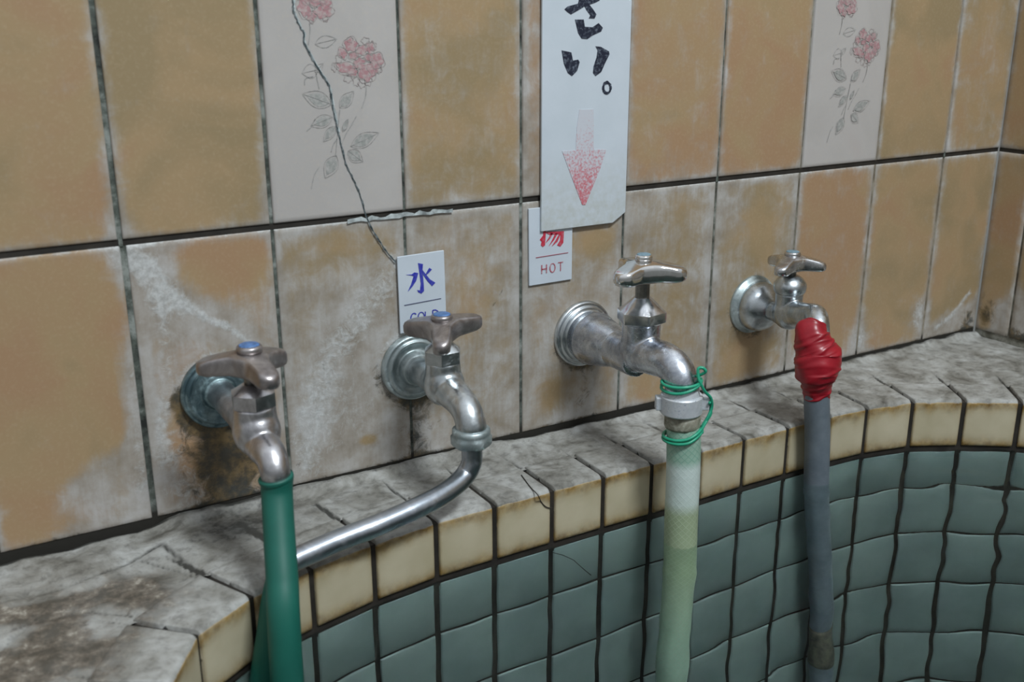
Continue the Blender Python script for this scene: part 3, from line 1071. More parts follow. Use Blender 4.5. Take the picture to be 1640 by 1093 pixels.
cb = MB()
rs = np.random.RandomState(21)
prof = []
R_ = 0.0045
prof.append((-CD, -0.012))
prof.append((-CD, -0.0012))
prof.append((-CD + 0.0012, 0.0))
for t in np.linspace(-CD + 0.005, -R_, 9):
    prof.append((t, 0.0))
for a in np.linspace(0, PI / 2, 6)[1:]:
    prof.append((-R_ + R_ * math.sin(a), -R_ + R_ * math.cos(a)))
for z in np.linspace(-R_ - 0.003, -0.0425, 11):
    prof.append((0.0, z))
prof += [(-0.0003, -0.0448), (-0.0016, -0.0460), (-0.010, -0.0462)]
prof = np.array(prof)
GAP = 0.0023
for i in range(nE - 1):
    a, b_ = E_[i], E_[i + 1]
    na, nb = nE_[i], nE_[i + 1]
    L = np.linalg.norm(b_ - a)
    ta = GAP / L
    ss = np.concatenate([[ta, ta, ta + 0.012], np.linspace(ta + 0.04, 1 - ta - 0.04, 15), [1 - ta - 0.012, 1 - ta, 1 - ta]])
    inset = np.zeros(len(ss))
    inset[1] = 0.0007
    inset[-2] = 0.0007
    inset[0] = 0.008
    inset[-1] = 0.008
    P_, tp, ru, bn = [], [], [], []
    zj = (rs.rand() - 0.5) * 0.0012
    wob = rs.rand() * 50
    for s_, ins in zip(ss, inset):
        base = a * (1 - s_) + b_ * s_
        # slight bow of the curved run
        nn = na * (1 - s_) + nb * s_
        nn = nn / np.linalg.norm(nn)
        for (t, z) in prof:
            # shrink toward the piece's core at the ends
            tt = t - ins if t > -CD * 0.5 else t + ins
            zz = z - (ins if z > -0.02 else -ins)
            q = base + nn * tt
            top_m = 1.0 if t < -R_ * 1.2 else (0.75 if z > -0.0025 else 0.0)
            wv = float(vnoise(np.array(s_ * 5 + wob), np.array(3.3)))
            if z <= -0.0025:
                top_m = 0.55 * math.exp(-(-z / (0.0035 + 0.004 * wv)) ** 2)
            rus = 0.0
            if t > -R_ * 1.5:
                rus = 1.0 * math.exp(-((z + 0.004) / (0.004 + 0.009 * wv ** 2)) ** 2) + 1.0 * math.exp(-((z + 0.046) / (0.005 + 0.005 * wv)) ** 2)
                e_ = min(s_ - ta, 1 - ta - s_)
                rus += 0.35 * math.exp(-(e_ / 0.03) ** 2)
            P_.append((q[0], q[1], ZT + zz + zj * (1 if z > -0.03 else 0)))
            tp.append(top_m)
            ru.append(min(1, rus))
            bn.append(0.6 * float(sm(-0.26, -0.33, np.array(q[0]))) * float(sm(-0.018, -0.04, np.array(t))))
    ns, npf = len(ss), len(prof)
    fs = []
    for s_i in range(ns - 1):
        for p_i in range(npf - 1):
            k0 = s_i * npf + p_i
            fs.append((k0, k0 + 1, k0 + npf + 1, k0 + npf))
    cb.add(P_, [f_[::-1] for f_ in fs], 0, True, {'top': tp, 'rust': ru, 'brown': bn})
curb = cb.build('curb', [M['curb']], tub)

# bedding behind curb joints + below (dark)
bd = MB()
pv = []
for i in range(nE):
    for (t, z) in ((-CD - 0.002, -0.0035), (-0.0022, -0.0035), (-0.0022, -0.055)):
        q = E_[i] + nE_[i] * t
        pv.append((q[0], q[1], ZT + z))
fs = []
for i in range(nE - 1):
    for k in (0, 1):
        a = i * 3 + k
        fs.append((a + 3, a + 4, a + 1, a))
bd.add(pv, fs, 0, False)
bd.build('joint_bed', [M['black_joint']], tub)

# ledge between curb and walls
st = 0.0025
lx = np.arange(-0.72, XR + 0.001, st)
ly = np.arange(-0.60, 0.0001, st)
LX, LY = np.meshgrid(lx, ly, indexing='ij')
back = E_ - nE_ * CD
# inside test: signed side of back curve polygon (tub side)
poly = [tuple(p) for p in back] + [(0.533 + CD, -0.9), (-0.4 - CD, -0.9)]


def inpoly(x, y, pg):
    c_ = np.zeros(x.shape, bool)
    n_ = len(pg)
    j = n_ - 1
    for i in range(n_):
        xi, yi = pg[i]
        xj, yj = pg[j]
        cnd = ((yi > y) != (yj > y)) & (x < (xj - xi) * (y - yi) / (yj - yi + 1e-12) + xi)
        c_ ^= cnd
        j = i
    return c_


inside = inpoly(LX, LY, poly)
dback = segdist(LX, LY, [tuple(p) for p in back])
keep = ~inside | (dback < 0.004)
joints = []
for i in range(6, nE - 4):
    q0 = back[i]
    d_ = -nE_[i]
    reach = 0.050 if 8 < i < 25 else 0.06
    joints.append([tuple(q0), tuple(q0 + d_ * reach)])
dj = np.full(LX.shape, 1e9)
for sgm in joints:
    dj = np.minimum(dj, segdist(LX, LY, sgm))


def L2(px, py):
    p = at(px, py, 2, ZT)
    return (p[0], p[1])


extra = [[L2(0, 962), L2(100, 940), L2(205, 898), L2(258, 868)], [L2(258, 868), L2(300, 900), L2(372, 940)], [L2(225, 893), L2(330, 925)],
         [L2(0, 1012), L2(90, 985), L2(150, 975), L2(240, 985)], [L2(0, 1068), L2(120, 1078), L2(250, 1092)], [L2(0, 1040), L2(60, 985)]]
de = np.full(LX.shape, 1e9)
extra_w = 0.0030
for sgm in extra:
    de = np.minimum(de, segdist(LX, LY, sgm))
nzl = fbm(LX * 60, LY * 60, 5)
fade = sm(0.30, 0.6, fbm(LX * 18 + 4, LY * 18, 2))
jm = np.exp(-(dj / 0.0018) ** 2) * (0.5 + 0.5 * fade) * sm(0.052, 0.012, dback)
em = np.exp(-(de / 0.0021) ** 2) * (0.75 + 0.5 * fbm(LX * 40, LY * 40, 2))
LZ = ZT - 0.0012 + (nzl - 0.5) * 0.0030 - 0.0016 * np.maximum(jm, em)
rise = 0.15 + 0.85 * sm(-0.315, -0.28, LX) - 0.55 * sm(-0.04, 0.02, LX) + 0.35 * sm(0.14, 0.22, LX)
rise = np.clip(rise + 0.5 * (fbm(LX * 45, LX * 0 + 3, 3) - 0.5), 0.05, 1)
LZ = LZ + 0.0055 * rise * sm(-0.012, -0.002, LY) - 0.003 * (1 - rise) * sm(-0.0035, -0.001, LY)
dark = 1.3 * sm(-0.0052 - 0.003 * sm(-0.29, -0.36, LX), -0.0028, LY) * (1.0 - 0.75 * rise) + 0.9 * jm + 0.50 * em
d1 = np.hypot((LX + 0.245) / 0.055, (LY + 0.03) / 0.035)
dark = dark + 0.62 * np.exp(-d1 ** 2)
wet = 0.9 * np.exp(-((LY + 0.012) / 0.012) ** 2) * np.exp(-((LX + 0.275) / 0.05) ** 2)
brn = (0.30 + 0.75 * sm(0.40, 0.62, fbm(LX * 16 + 2, LY * 22 + 7, 3))) * sm(-0.27, -0.34, LX) * sm(-0.028, -0.05, LY) + 0.25 * sm(-0.022, -0.04, LY) * 0
idm = -np.ones(LX.shape, int)
idm[keep] = np.arange(keep.sum())
P_ = np.stack([LX[keep], LY[keep], LZ[keep]], 1)
q = np.stack([idm[:-1, :-1].ravel(), idm[1:, :-1].ravel(), idm[1:, 1:].ravel(), idm[:-1, 1:].ravel()], 1)
q = q[(q >= 0).all(1)]
lg = MB()
lg.add(P_, q.tolist(), 0, True, {'dark': np.clip(dark[keep], 0, 1), 'brown': np.clip(brn[keep], 0, 1), 'wet': wet[keep]})
# skirt of the ledge slab
lg.add([(-0.72, -0.6, -0.012), (XR, -0.6, -0.012), (XR, 0, -0.012), (-0.72, 0, -0.012)], [], 0)
lg.build('ledge', [M['ledge']], tub)

# tiled tub sides
tw = MB()
ROWS = [(-0.0568, -0.1085), (-0.1105, -0.1735), (-0.1755, -0.2390), (-0.2410, -0.3040), (-0.3060, -0.3690), (-0.3710, -0.4340), (-0.4360, -0.4500)]
rs = np.random.RandomState(31)
for i in range(nE - 1):
    a = E_[i] - nE_[i] * 0.0015
    b_ = E_[i + 1] - nE_[i + 1] * 0.0015
    L = np.linalg.norm(b_ - a)
    tdir = (b_ - a) / L
    nrm = np.array([tdir[1], -tdir[0]])
    g0 = 0.0020
    for (zt, zb) in ROWS:
        tone = rs.rand()
        tilt = (rs.rand() - 0.5) * 0.0006

        def to3(U_, V_, D_, a=a, tdir=tdir, nrm=nrm, zb=zb, tilt=tilt):
            x = a[0] + tdir[0] * (U_ + g0) - nrm[0] * (D_ + tilt * U_ / 0.05)
            y = a[1] + tdir[1] * (U_ + g0) - nrm[1] * (D_ + tilt * U_ / 0.05)
            return np.stack([x, y, zb + V_], -1)
        tile_grid(tw, L - 2 * g0, zt - zb, 0.016, to3, lambda U_, V_, tone=tone: {'tone': np.full(len(U_), tone)}, 0, deep=0.004, bev=0.0016)
pv = []
for i in range(nE):
    q0 = E_[i] - nE_[i] * 0.0031
    pv += [(q0[0], q0[1], -0.05), (q0[0], q0[1], -0.455)]
fs = [(i * 2 + 2, i * 2 + 3, i * 2 + 1, i * 2) for i in range(nE - 1)]
tw.add(pv, [f_[::-1] for f_ in fs], 1, False)
# crack across one tile
def f3tub(a, b_, t):
    return (a, t, b_)
ct = [W(884, 886, -0.0951), W(900, 893, -0.0951), W(918, 905, -0.0951), W(932, 922, -0.0951), W(946, 940, -0.0951)]
ribbon(tw, ct, 0.0007, f3tub, -0.0957, 1, 3, 0.3)
tw.build('tiled_side', [M['pool'], M['black_joint']], tub)
# near end and floor
fl = MB()
fl.add([(-0.40, -0.62, -0.45), (0.533, -0.62, -0.45), (0.533, -0.09, -0.45), (-0.40, -0.09, -0.45)], [(0, 1, 2, 3)], 0, False, {'tone': 0.5})
fl.add([(-0.40, -0.62, -0.45), (0.533, -0.62, -0.45), (0.533, -0.62, -0.005), (-0.40, -0.62, -0.005)], [(3, 2, 1, 0)], 0, False, {'tone': 0.5})
fl.build('tub_floor', [M['pool']], tub)

# hairline crack on one curb tile
hc = MB()
pts = [np.array([*L2(835, 762), ZT + 0.0004]), np.array([*L2(850, 782), ZT + 0.0004]), np.array([*L2(861, 794), ZT + 0.0006])]
a_ = at(866, 803, 1, -0.0951)
b2 = at(874, 812, 1, -0.0951)
c2 = at(885, 815, 1, -0.0951)
tube(hc, catmull(pts + [a_, b2, c2], 5), 0.0004, 6)
hc.build('curb_crack', [M['black_joint']], tub)

# ------------------------------------------------------------------ water
ZW = -0.0555
gx = np.arange(-0.40, 0.5321, 0.005)
gy = np.arange(-0.618, -0.088, 0.005)
GX, GY = np.meshgrid(gx, gy, indexing='ij')
amp = 0.00035 + 0.0011 * sm(0.20, 0.42, GX)
dx_ = np.sin(GX * 150 + 3 * np.sin(GY * 40)) * 0.5 + np.sin(GY * 190 + 2.3 * np.sin(GX * 55) + 1) * 0.6 + (fbm(GX * 26, GY * 26, 2) - 0.5) * 2.2
GZ_ = ZW + amp * dx_ * 0.8
tubpoly = [tuple(p) for p in (E_ - nE_ * 0.0020)]
ins = inpoly(GX, GY, tubpoly)
idm = -np.ones(GX.shape, int)
idm[ins] = np.arange(ins.sum())
# snap the outline outwards: keep cells with any vertex inside
ins2 = ins.copy()
ins2[:-1] |= ins[1:]
ins2[1:] |= ins[:-1]
ins2[:, :-1] |= ins[:, 1:]
ins2[:, 1:] |= ins[:, :-1]
idm = -np.ones(GX.shape, int)
idm[ins2] = np.arange(ins2.sum())
q = np.stack([idm[:-1, :-1].ravel(), idm[1:, :-1].ravel(), idm[1:, 1:].ravel(), idm[:-1, 1:].ravel()], 1)
q = q[(q >= 0).all(1)]
wt = MB()
wt.add(np.stack([GX[ins2], GY[ins2], GZ_[ins2]], 1), q.tolist(), 0, True)
wo_ = wt.build('bath_water', [M['water']])
tag(wo_, 'clear still water filling the teal tiled bathtub', 'water', kind='stuff')


# ------------------------------------------------------------------ taps
def handle_outline(angles, Ls, w0, w1, hub, k=180):
    def sdf(x, y):
        d = np.hypot(x, y) - hub
        for an, L in zip(angles, Ls):
            ux, uy = math.cos(an), math.sin(an)
            t = np.clip((x * ux + y * uy) / L, 0, 1)
            r = w0 + (w1 - w0) * t
            dd = np.hypot(x - ux * L * t, y - uy * L * t) - r
            kk = 0.005
            h = np.clip(0.5 + 0.5 * (dd - d) / kk, 0, 1)
            d = dd * (1 - h) + d * h - kk * h * (1 - h)
        return d
    out = []
    for i in range(k):
        th = 2 * PI * i / k
        lo, hi = 0.0, 0.06
        for _ in range(28):
            m_ = (lo + hi) / 2
            if sdf(m_ * math.cos(th), m_ * math.sin(th)) < 0:
                lo = m_
            else:
                hi = m_
        out.append((th, lo))
    return out


def build_handle(c, angs, Lr, w0, w1, hub, thick, dome, droop, mat_, parent, tiltx=0, tilty=0, topflat=0.8):
    ol = handle_outline([math.radians(a) for a in angs], [Lr - w1] * 3 if not isinstance(Lr, (list, tuple)) else [q_ - w1 for q_ in Lr], w0, w1, hub)
    k = len(ol)
    LM = max(r for _, r in ol)
    layers = [(0.0, 0), (0.35, 0), (0.75, 0), (0.90, 0.0), (0.975, 0.12), (1.0, 0.30), (1.0, 0.70), (0.975, 0.87), (0.91, 0.97), (0.8, 1.0), (0.65, 1.0), (0.45, 1.0), (0.25, 1.0), (0.0, 1.0)]
    vs = []
    for s_, h_ in layers:
        for th, r in ol:
            rr = r * s_
            x, y = rr * math.cos(th), rr * math.sin(th)
            q_ = min(1, rr / LM)
            z = -thick / 2 + thick * h_ * (1 - 0.08 * q_) + dome * (1 - q_) ** 1.3 * (h_ > 0.5) * (h_) - droop * q_ ** 2
            z += x * tiltx + y * tilty
            vs.append((c[0] + x, c[1] + y, c[2] + z))
    fs = []
    for i in range(len(layers) - 1):
        for j in range(k):
            j2 = (j + 1) % k
            fs.append((i * k + j, i * k + j2, (i + 1) * k + j2, (i + 1) * k + j))
    mb = MB()
    mb.add(vs, fs, 0, True)
    o = mb.build('handle', [mat_], parent)
    return o


def build_cap(c, r, h, mat_ring, mat_disc, parent):
    mb = MB()
    lathe(mb, c, (0, 0, 1), [(0, r), (h * 0.5, r * 1.03), (h * 0.8, r * 0.98), (h, r * 0.85), (h * 0.93, r * 0.80)], 40)
    cap = mb.build('index_cap', [mat_ring], parent)
    mb = MB()
    lathe(mb, (c[0], c[1], c[2] + h * 0.85), (0, 0, 1), [(0, r * 0.80), (h * 0.2, r * 0.79), (h * 0.3, r * 0.70), (h * 0.34, r * 0.35), (h * .34, 0.0002)], 40)
    d = mb.build('index_disc', [mat_disc], cap)
    d.matrix_parent_inverse = Matrix()
    d['label'] = 'blue centre disc'
    return cap


def hexlobe(amount=0.07, ph=0.0):
    def f_(th, t):
        a = (th + ph) % (PI / 3) - PI / 6
        return math.cos(PI / 6) / math.cos(a) * (1 + amount) if amount is not None else 1
    return f_


def bonnet(xc, yc, z0, z1, r, mat_, parent, cone=0.35, ph=0.2, rt=0.45):
    mb = MB()
    hz_ = (z1 - z0)
    zc = z0 + hz_ * (1 - cone)
    prof_ = [(-0.0015, r * 0.80), (0.0, r * 0.90), (0.001, r * 0.99), (hz_ * 0.2, r)]
    prof_ += [(hz_ * (1 - cone) * 0.95, r)]
    n0 = len(prof_)
    for k in range(1, 7):
        t = k / 6
        prof_.append((hz_ * (1 - cone) + hz_ * cone * t, r * (0.94 - (0.94 - rt) * t ** 1.05)))
    f_hex = hexlobe(0.07, ph)

    def lob(th, t):
        wgt = 1.0 - max(0.0, min(1.0, (t - hz_ * (1 - cone) * 0.9) / (hz_ * cone * 0.5)))
        if t < 0.0005:
            wgt *= 0.3
        return 1 + (f_hex(th, t) - 1) * wgt
    lathe(mb, (xc, yc, z0), (0, 0, 1), prof_, 96, lobes=lob)
    o = mb.build('bonnet_nut', [mat_], parent)
    o.data.set_sharp_from_angle(angle=math.radians(20))
    return o


def P3(xc, y, z):
    return np.array([xc, y, z])


# ---- tap 1 (left, green hose)
x1, z1 = FLANGES[0]
t1 = thing('water_tap', 'tarnished tap with blue cap and patinated wall plate, feeding the dark green hose', 'tap', (x1, 0, z1), 'wall taps above the bathtub')
mb = MB()
lathe(mb, (x1, 0.002, z1), (0, -1, 0), [(0, 0.0265), (0.0045, 0.0265), (0.0062, 0.0258), (0.0068, 0.0245), (0.0062, 0.0235), (0.0085, 0.0225), (0.0090, 0.0215), (0.0078, 0.0205),
                                        (0.0055, 0.018), (0.0045, 0.014), (0.0050, 0.012), (0.0085, 0.0115), (0.0095, 0.0105), (0.0095, 0.006)], 72)
mb.build('wall_flange', [M['flange_teal']], t1)
mb = MB()
B = P3(x1, -0.0865, 0.090)
lathe(mb, (x1, -0.004, z1), (0, -1, 0), [(0, 0.0098), (0.05, 0.0098), (0.065, 0.0108), (0.078, 0.012)], 40)
sphere(mb, B + [0, -0.0015, -0.0035], 0.0162, sc=(0.93, 1.0, 1.05))
lathe(mb, B, (0, 0, 1), [(-0.006, 0.0150), (0.003, 0.0140), (0.013, 0.0132)], 40)
tube(mb, catmull([B + [0, 0.004, -0.008], P3(x1, -0.1000, 0.0800), P3(x1 + 0.001, -0.1105, 0.0770), P3(x1 + 0.001, -0.1165, 0.0715), P3(x1 + .001, -0.1180, 0.065), P3(x1, -0.1180, 0.058)], 8),
     np.concatenate([np.linspace(0.0120, 0.0096, 20), np.linspace(0.0096, 0.0085, 21)]), 32)
me = fuse(mb, 'body')
link('body', me, [M['body_a']], t1)
bonnet(x1, -0.0865, 0.1025, 0.1175, 0.0138, M['body_a'], t1, 0.3)
mb = MB()
lathe(mb, (x1, -0.0865, 0.114), (0, 0, 1), [(0, 0.005), (0.016, 0.005)], 24)
mb.build('stem', [M['stem']], t1)
build_handle((x1, -0.0865, 0.1300), (152, -84, 30), (0.0335, 0.0325, 0.0300), 0.0080, 0.0068, 0.0115, 0.0105, 0.0045, 0.0025, M['handle_old'], t1, -0.03, 0.03)
build_cap((x1, -0.0865, 0.1385), 0.0079, 0.0042, M['handle_old'], M['blue'], t1)

# ---- tap 2 (swivel spout)
x2, z2 = FLANGES[1]
t2 = thing('water_tap', 'tarnished tap with blue cap below the blue water sign, with a long bent swivel pipe', 'tap', (x2, 0, z2), 'wall taps above the bathtub')
mb = MB()
lathe(mb, (x2, 0.002, z2), (0, -1, 0), [(0, 0.0262), (0.005, 0.0262), (0.0070, 0.0255), (0.0080, 0.0240), (0.0072, 0.0230), (0.0100, 0.0222), (0.0108, 0.0210), (0.0098, 0.0200),
                                        (0.0075, 0.018), (0.0065, 0.0150), (0.0075, 0.0135), (0.0135, 0.0128), (0.0150, 0.0115), (0.0150, 0.006)], 72)
mb.build('wall_flange', [M['flange_lime']], t2)
mb = MB()
B = P3(x2, -0.0530, 0.083)
lathe(mb, (x2, -0.004, z2), (0, -1, 0), [(0, 0.0100), (0.030, 0.0102), (0.048, 0.0125)], 40)
sphere(mb, B + [0, -0.001, -0.004], 0.0160, sc=(0.93, 1.04, 1.02))
lathe(mb, B, (0, 0, 1), [(-0.004, 0.0142), (0.005, 0.0130), (0.014, 0.0126)], 40)
tube(mb, catmull([B + [0, 0.004, -0.005], P3(x2, -0.0670, 0.0760), P3(x2, -0.0795, 0.0738), P3(x2, -0.0895, 0.0690), P3(x2, -0.0945, 0.0615), P3(x2, -0.0950, 0.0560)], 8),
     np.concatenate([np.linspace(0.0125, 0.0108, 20), np.linspace(0.0108, 0.0108, 21)]), 32)
me = fuse(mb, 'body')
link('body', me, [M['body_b']], t2)
bonnet(x2, -0.0530, 0.0955, 0.1115, 0.0135, M['body_b'], t2, 0.35, 0.5)
mb = MB()
lathe(mb, (x2, -0.0530, 0.108), (0, 0, 1), [(0, 0.005), (0.013, 0.005)], 24)
mb.build('stem', [M['stem']], t2)
build_handle((x2, -0.0530, 0.1195), (122, -118, 5), (0.0320, 0.0330, 0.0335), 0.0080, 0.0062, 0.0110, 0.0105, 0.0055, 0.0010, M['handle_old'], t2, 0.10, 0.06)
build_cap((x2, -0.0530, 0.1275), 0.0078, 0.0042, M['handle_old'], M['blue'], t2)
mb = MB()
lathe(mb, (x2, -0.0948, 0.0465), (0, 0, 1), [(-0.001, 0.0095), (0, 0.0130), (0.0012, 0.0140), (0.0065, 0.0142), (0.0075, 0.0134), (0.0090, 0.0136), (0.0118, 0.0134), (0.0128, 0.0120), (0.013, 0.0090)], 96,
      lobes=lambda th, t: 1 + (0.035 * math.cos(6 * th) if t < 0.007 else 0))
mb.build('outlet_nut', [M['flange_lime']], t2)
mb = MB()


def onplane(px, py, ax, v):
    return at(px, py, ax, v)


pp = [P3(x2, -0.0948, 0.050), onplane(756, 722, 1, -0.0950), onplane(755, 742, 1, -0.0955), onplane(746, 760, 2, 0.0250), onplane(729, 778, 2, 0.0205), onplane(705, 795, 2, 0.0180), onplane(670, 813, 2, 0.0160),
      onplane(607, 841, 2, 0.0125), onplane(540, 867, 2, 0.0095), onplane(476, 895, 2, 0.0070), onplane(455, 904, 2, 0.0062)]
pipe_pts = catmull(pp, 8)
tube(mb, pipe_pts, 0.0074, 32)
mb.build('swivel_pipe', [M['pipe']], t2)

# ---- tap 3
x3, z3 = FLANGES[2]
t3 = thing('water_tap', 'scuffed chrome tap with bright handle raised high on its stem, tied to the braided hose', 'tap', (x3, 0, z3), 'wall taps above the bathtub')
mb = MB()
lathe(mb, (x3, 0.002, z3), (0, -1, 0), [(0, 0.0285), (0.003, 0.0285), (0.0050, 0.0278), (0.0058, 0.0262), (0.0050, 0.0250), (0.0075, 0.0245), (0.0085, 0.0232), (0.0078, 0.0222), (0.0100, 0.0215),
                                        (0.0105, 0.018)], 72)
mb.build('wall_flange', [M['body_b']], t3)
mb = MB()
lathe(mb, (x3, -0.007, z3), (0, -1, 0), [(0, 0.0210), (0.007, 0.0210), (0.0085, 0.0216), (0.0105, 0.0226), (0.0120, 0.0224), (0.0135, 0.0214), (0.018, 0.0209), (0.024, 0.0200), (0.030, 0.0186), (0.036, 0.0168), (0.041, 0.0154), (0.045, 0.0142)], 72)
mb.build('shank_cover', [M['body_c']], t3)
mb = MB()
B = P3(x3, -0.0800, 0.090)
lathe(mb, (x3, -0.020, z3), (0, -1, 0), [(0, 0.0150), (0.022, 0.0152), (0.034, 0.0152), (0.048, 0.0152), (0.058, 0.0152)], 48)
sphere(mb, B + [0, 0.000, -0.004], 0.0168, sc=(0.95, 1.08, 1.08))
lathe(mb, B, (0, 0, 1), [(-0.004, 0.0152), (0.007, 0.0148), (0.019, 0.0150), (0.0205, 0.0140)], 48)
tube(mb, catmull([B + [0, 0.004, -0.006], P3(x3, -0.0970, 0.0850), P3(x3, -0.1120, 0.0860), P3(x3 + .001, -0.1225, 0.0820), P3(x3 + .0015, -0.1285, 0.0740), P3(x3 + .002, -0.1300, 0.0640), P3(x3 + .002, -0.1305, 0.0500)], 8),
     np.concatenate([np.linspace(0.0150, 0.0130, 24), np.linspace(0.0130, 0.0125, 25)]), 40)
me = fuse(mb, 'body', 0.001)
link('body', me, [M['body_c']], t3)
bonnet(x3, -0.0800, 0.1090, 0.1285, 0.0182, M['nut_c'], t3, 0.52, 0.35, 0.36)
mb = MB()
lathe(mb, (x3, -0.0800, 0.124), (0, 0, 1), [(0, 0.0056), (0.022, 0.0056)], 12, smooth=False)
mb.build('stem', [M['stem']], t3)
build_handle((x3, -0.0800, 0.1480), (-41, 79, 199), 0.0330, 0.0110, 0.0085, 0.0150, 0.0118, 0.0050, 0.0, M['handle_chrome'], t3)
build_cap((x3, -0.0800, 0.1578), 0.0066, 0.0040, M['handle_chrome'], M['blue_pale'], t3)

# ---- tap 4
x4, z4 = FLANGES[3]
t4 = thing('water_tap', 'small satin tap with domed wall cover, its spout bound with red tape', 'tap', (x4, 0, z4), 'wall taps above the bathtub')
mb = MB()
lathe(mb, (x4, 0.002, z4), (0, -1, 0), [(0, 0.0275), (0.003, 0.0275), (0.0045, 0.0268), (0.0050, 0.0250), (0.0085, 0.0245), (0.0090, 0.0230), (0.009, 0.018)], 72)
mb.build('wall_flange', [M['flange_lime']], t4)
mb = MB()
lathe(mb, (x4, -0.005, z4), (0, -1, 0), [(0, 0.0228), (0.003, 0.0232), (0.008, 0.0226), (0.0125, 0.0205), (0.0165, 0.0165), (0.019, 0.0125), (0.021, 0.0105), (0.022, 0.008)], 72)
mb.build('shank_cover', [M['body_d']], t4)
mb = MB()
B = P3(x4, -0.0455, 0.082)
lathe(mb, (x4, -0.010, z4), (0, -1, 0), [(0, 0.0085), (0.020, 0.0088), (0.036, 0.0115)], 40)
sphere(mb, B + [0, -0.001, -0.003], 0.0142, sc=(0.95, 1.05, 1.08))
lathe(mb, B, (0, 0, 1), [(-0.004, 0.0120), (0.005, 0.0118), (0.0155, 0.0122)], 40)
E4 = at(1306, 524, 1, -0.0960)
tube(mb, catmull([B + [0, 0.004, -0.005], P3(x4 - 0.003, -0.0600, 0.0815), P3(x4 - 0.008, -0.0740, 0.0850), P3(E4[0] + 0.008, -0.0870, 0.0880), P3(E4[0] + .002, -0.0960, 0.0840), P3(E4[0] - .001, -0.1010, 0.0750), P3(E4[0] - .001, -0.103, 0.065)], 8),
     np.concatenate([np.linspace(0.0120, 0.0100, 24), np.linspace(0.0100, 0.0095, 25)]), 32)
me = fuse(mb, 'body')
link('body', me, [M['body_d']], t4)
mb = MB()
lathe(mb, (x4, -0.0455, 0.0975), (0, 0, 1), [(-.001, 0.0110), (0, 0.0128), (0.002, 0.0140), (0.006, 0.0146), (0.009, 0.0140), (0.013, 0.0112), (0.0155, 0.0080), (0.0165, 0.0055)], 48)
mb.build('bonnet_nut', [M['body_d']], t4)
mb = MB()
lathe(mb, (x4, -0.0455, 0.111), (0, 0, 1), [(0, 0.0046), (0.010, 0.0046)], 24)
mb.build('stem', [M['stem']], t4)
build_handle((x4, -0.0455, 0.1235), (-36, 84, 204), 0.0300, 0.0082, 0.0062, 0.0110, 0.0088, 0.0060, 0.0016, M['handle_satin'], t4)
build_cap((x4, -0.0455, 0.1315), 0.0070, 0.0034, M['handle_satin'], M['blue_pale'], t4)


# ------------------------------------------------------------------ hoses
def thick_hose(name, pts, r, mat_, seg=32, zone=None):
    mb = MB()
    tube(mb, pts, r, seg, zone=zone)
    return mb.build(name, mat_)


# green hose on tap 1
hp = [at(441.5, 764, 1, -0.1180), at(443, 772, 1, -0.1182), at(444, 800, 1, -0.1205), at(448, 870, 1, -0.1345), at(452, 930, 1, -0.1475), at(454, 985, 1, -0.1570), at(460, 1093, 1, -0.1640), at(468, 1230, 1, -0.172)]
gp = catmull(hp, 10)
rad = np.interp(np.arange(len(gp)), [0, 6, 12, 24, 70], [0.0108, 0.0108, 0.0098, 0.0096, 0.0100])
o = thick_hose('garden_hose', gp, rad, [M['green_hose']])
tag(o, 'dark green rubber hose pushed onto the leftmost tap, hanging into the bath', 'hose')
# second green hose on the swivel pipe end
hp = [pipe_pts[-1] + (pipe_pts[-2] - pipe_pts[-1]) * 0.3, pipe_pts[-1], at(449, 928, 1, -0.1265), at(443, 965, 1, -0.1320), at(436, 1020, 1, -0.1340), at(426, 1093, 1, -0.1360), at(412, 1230, 1, -0.140)]
gp = catmull(hp, 10)
rad = np.interp(np.arange(len(gp)), [0, 15, 30, 60], [0.0084, 0.0086, 0.0096, 0.0106])
o = thick_hose('garden_hose', gp, rad, [M['green_hose']])
tag(o, 'dark green hose on the swivel pipe end, half hidden behind the other green hose', 'hose')

# braided hose on tap 3
hp = [at(1093, 664, 1, -0.1315), at(1095, 700, 1, -0.1330), at(1094, 760, 1, -0.1340), at(1091, 830, 1, -0.1350), at(1088, 920, 1, -0.1360), at(1083, 990, 1, -0.1370), at(1076, 1093, 1, -0.1380), at(1070, 1230, 1, -0.139)]
gp = catmull(hp, 16)
zpy = np.array([664, 700, 760, 830, 920, 990, 1093, 1230], float)
zone = np.interp(np.arange(len(gp)) / 16.0, np.arange(8), (zpy - 664) / (1093 - 664.0))
rad = np.interp(zone, [0, 0.05, 0.10, 0.6, 0.612, 0.66, 1.2], [0.0122, 0.0125, 0.0129, 0.0128, 0.0133, 0.0126, 0.0125])
o = thick_hose('braided_hose', gp, rad, [M['braided']], 48, zone)
tag(o, 'thick pale green braided hose tied under the high-handled chrome tap', 'hose')
mb = MB()
hz0 = at(1093, 672, 1, -0.1318)
lathe(mb, (hz0[0], hz0[1], hz0[2] - 0.006), (0, 0, 1), [(0, 0.0128), (0.002, 0.0135), (0.0075, 0.0136), (0.011, 0.0130), (0.0125, 0.012)], 48, lobes=lambda th, t: 1 + 0.015 * math.sin(9 * th + t * 900))
ho = mb.build('frayed_end', [M['hose_core']], o)
ho.matrix_parent_inverse = Matrix()
ho['label'] = 'frayed mottled hose end'

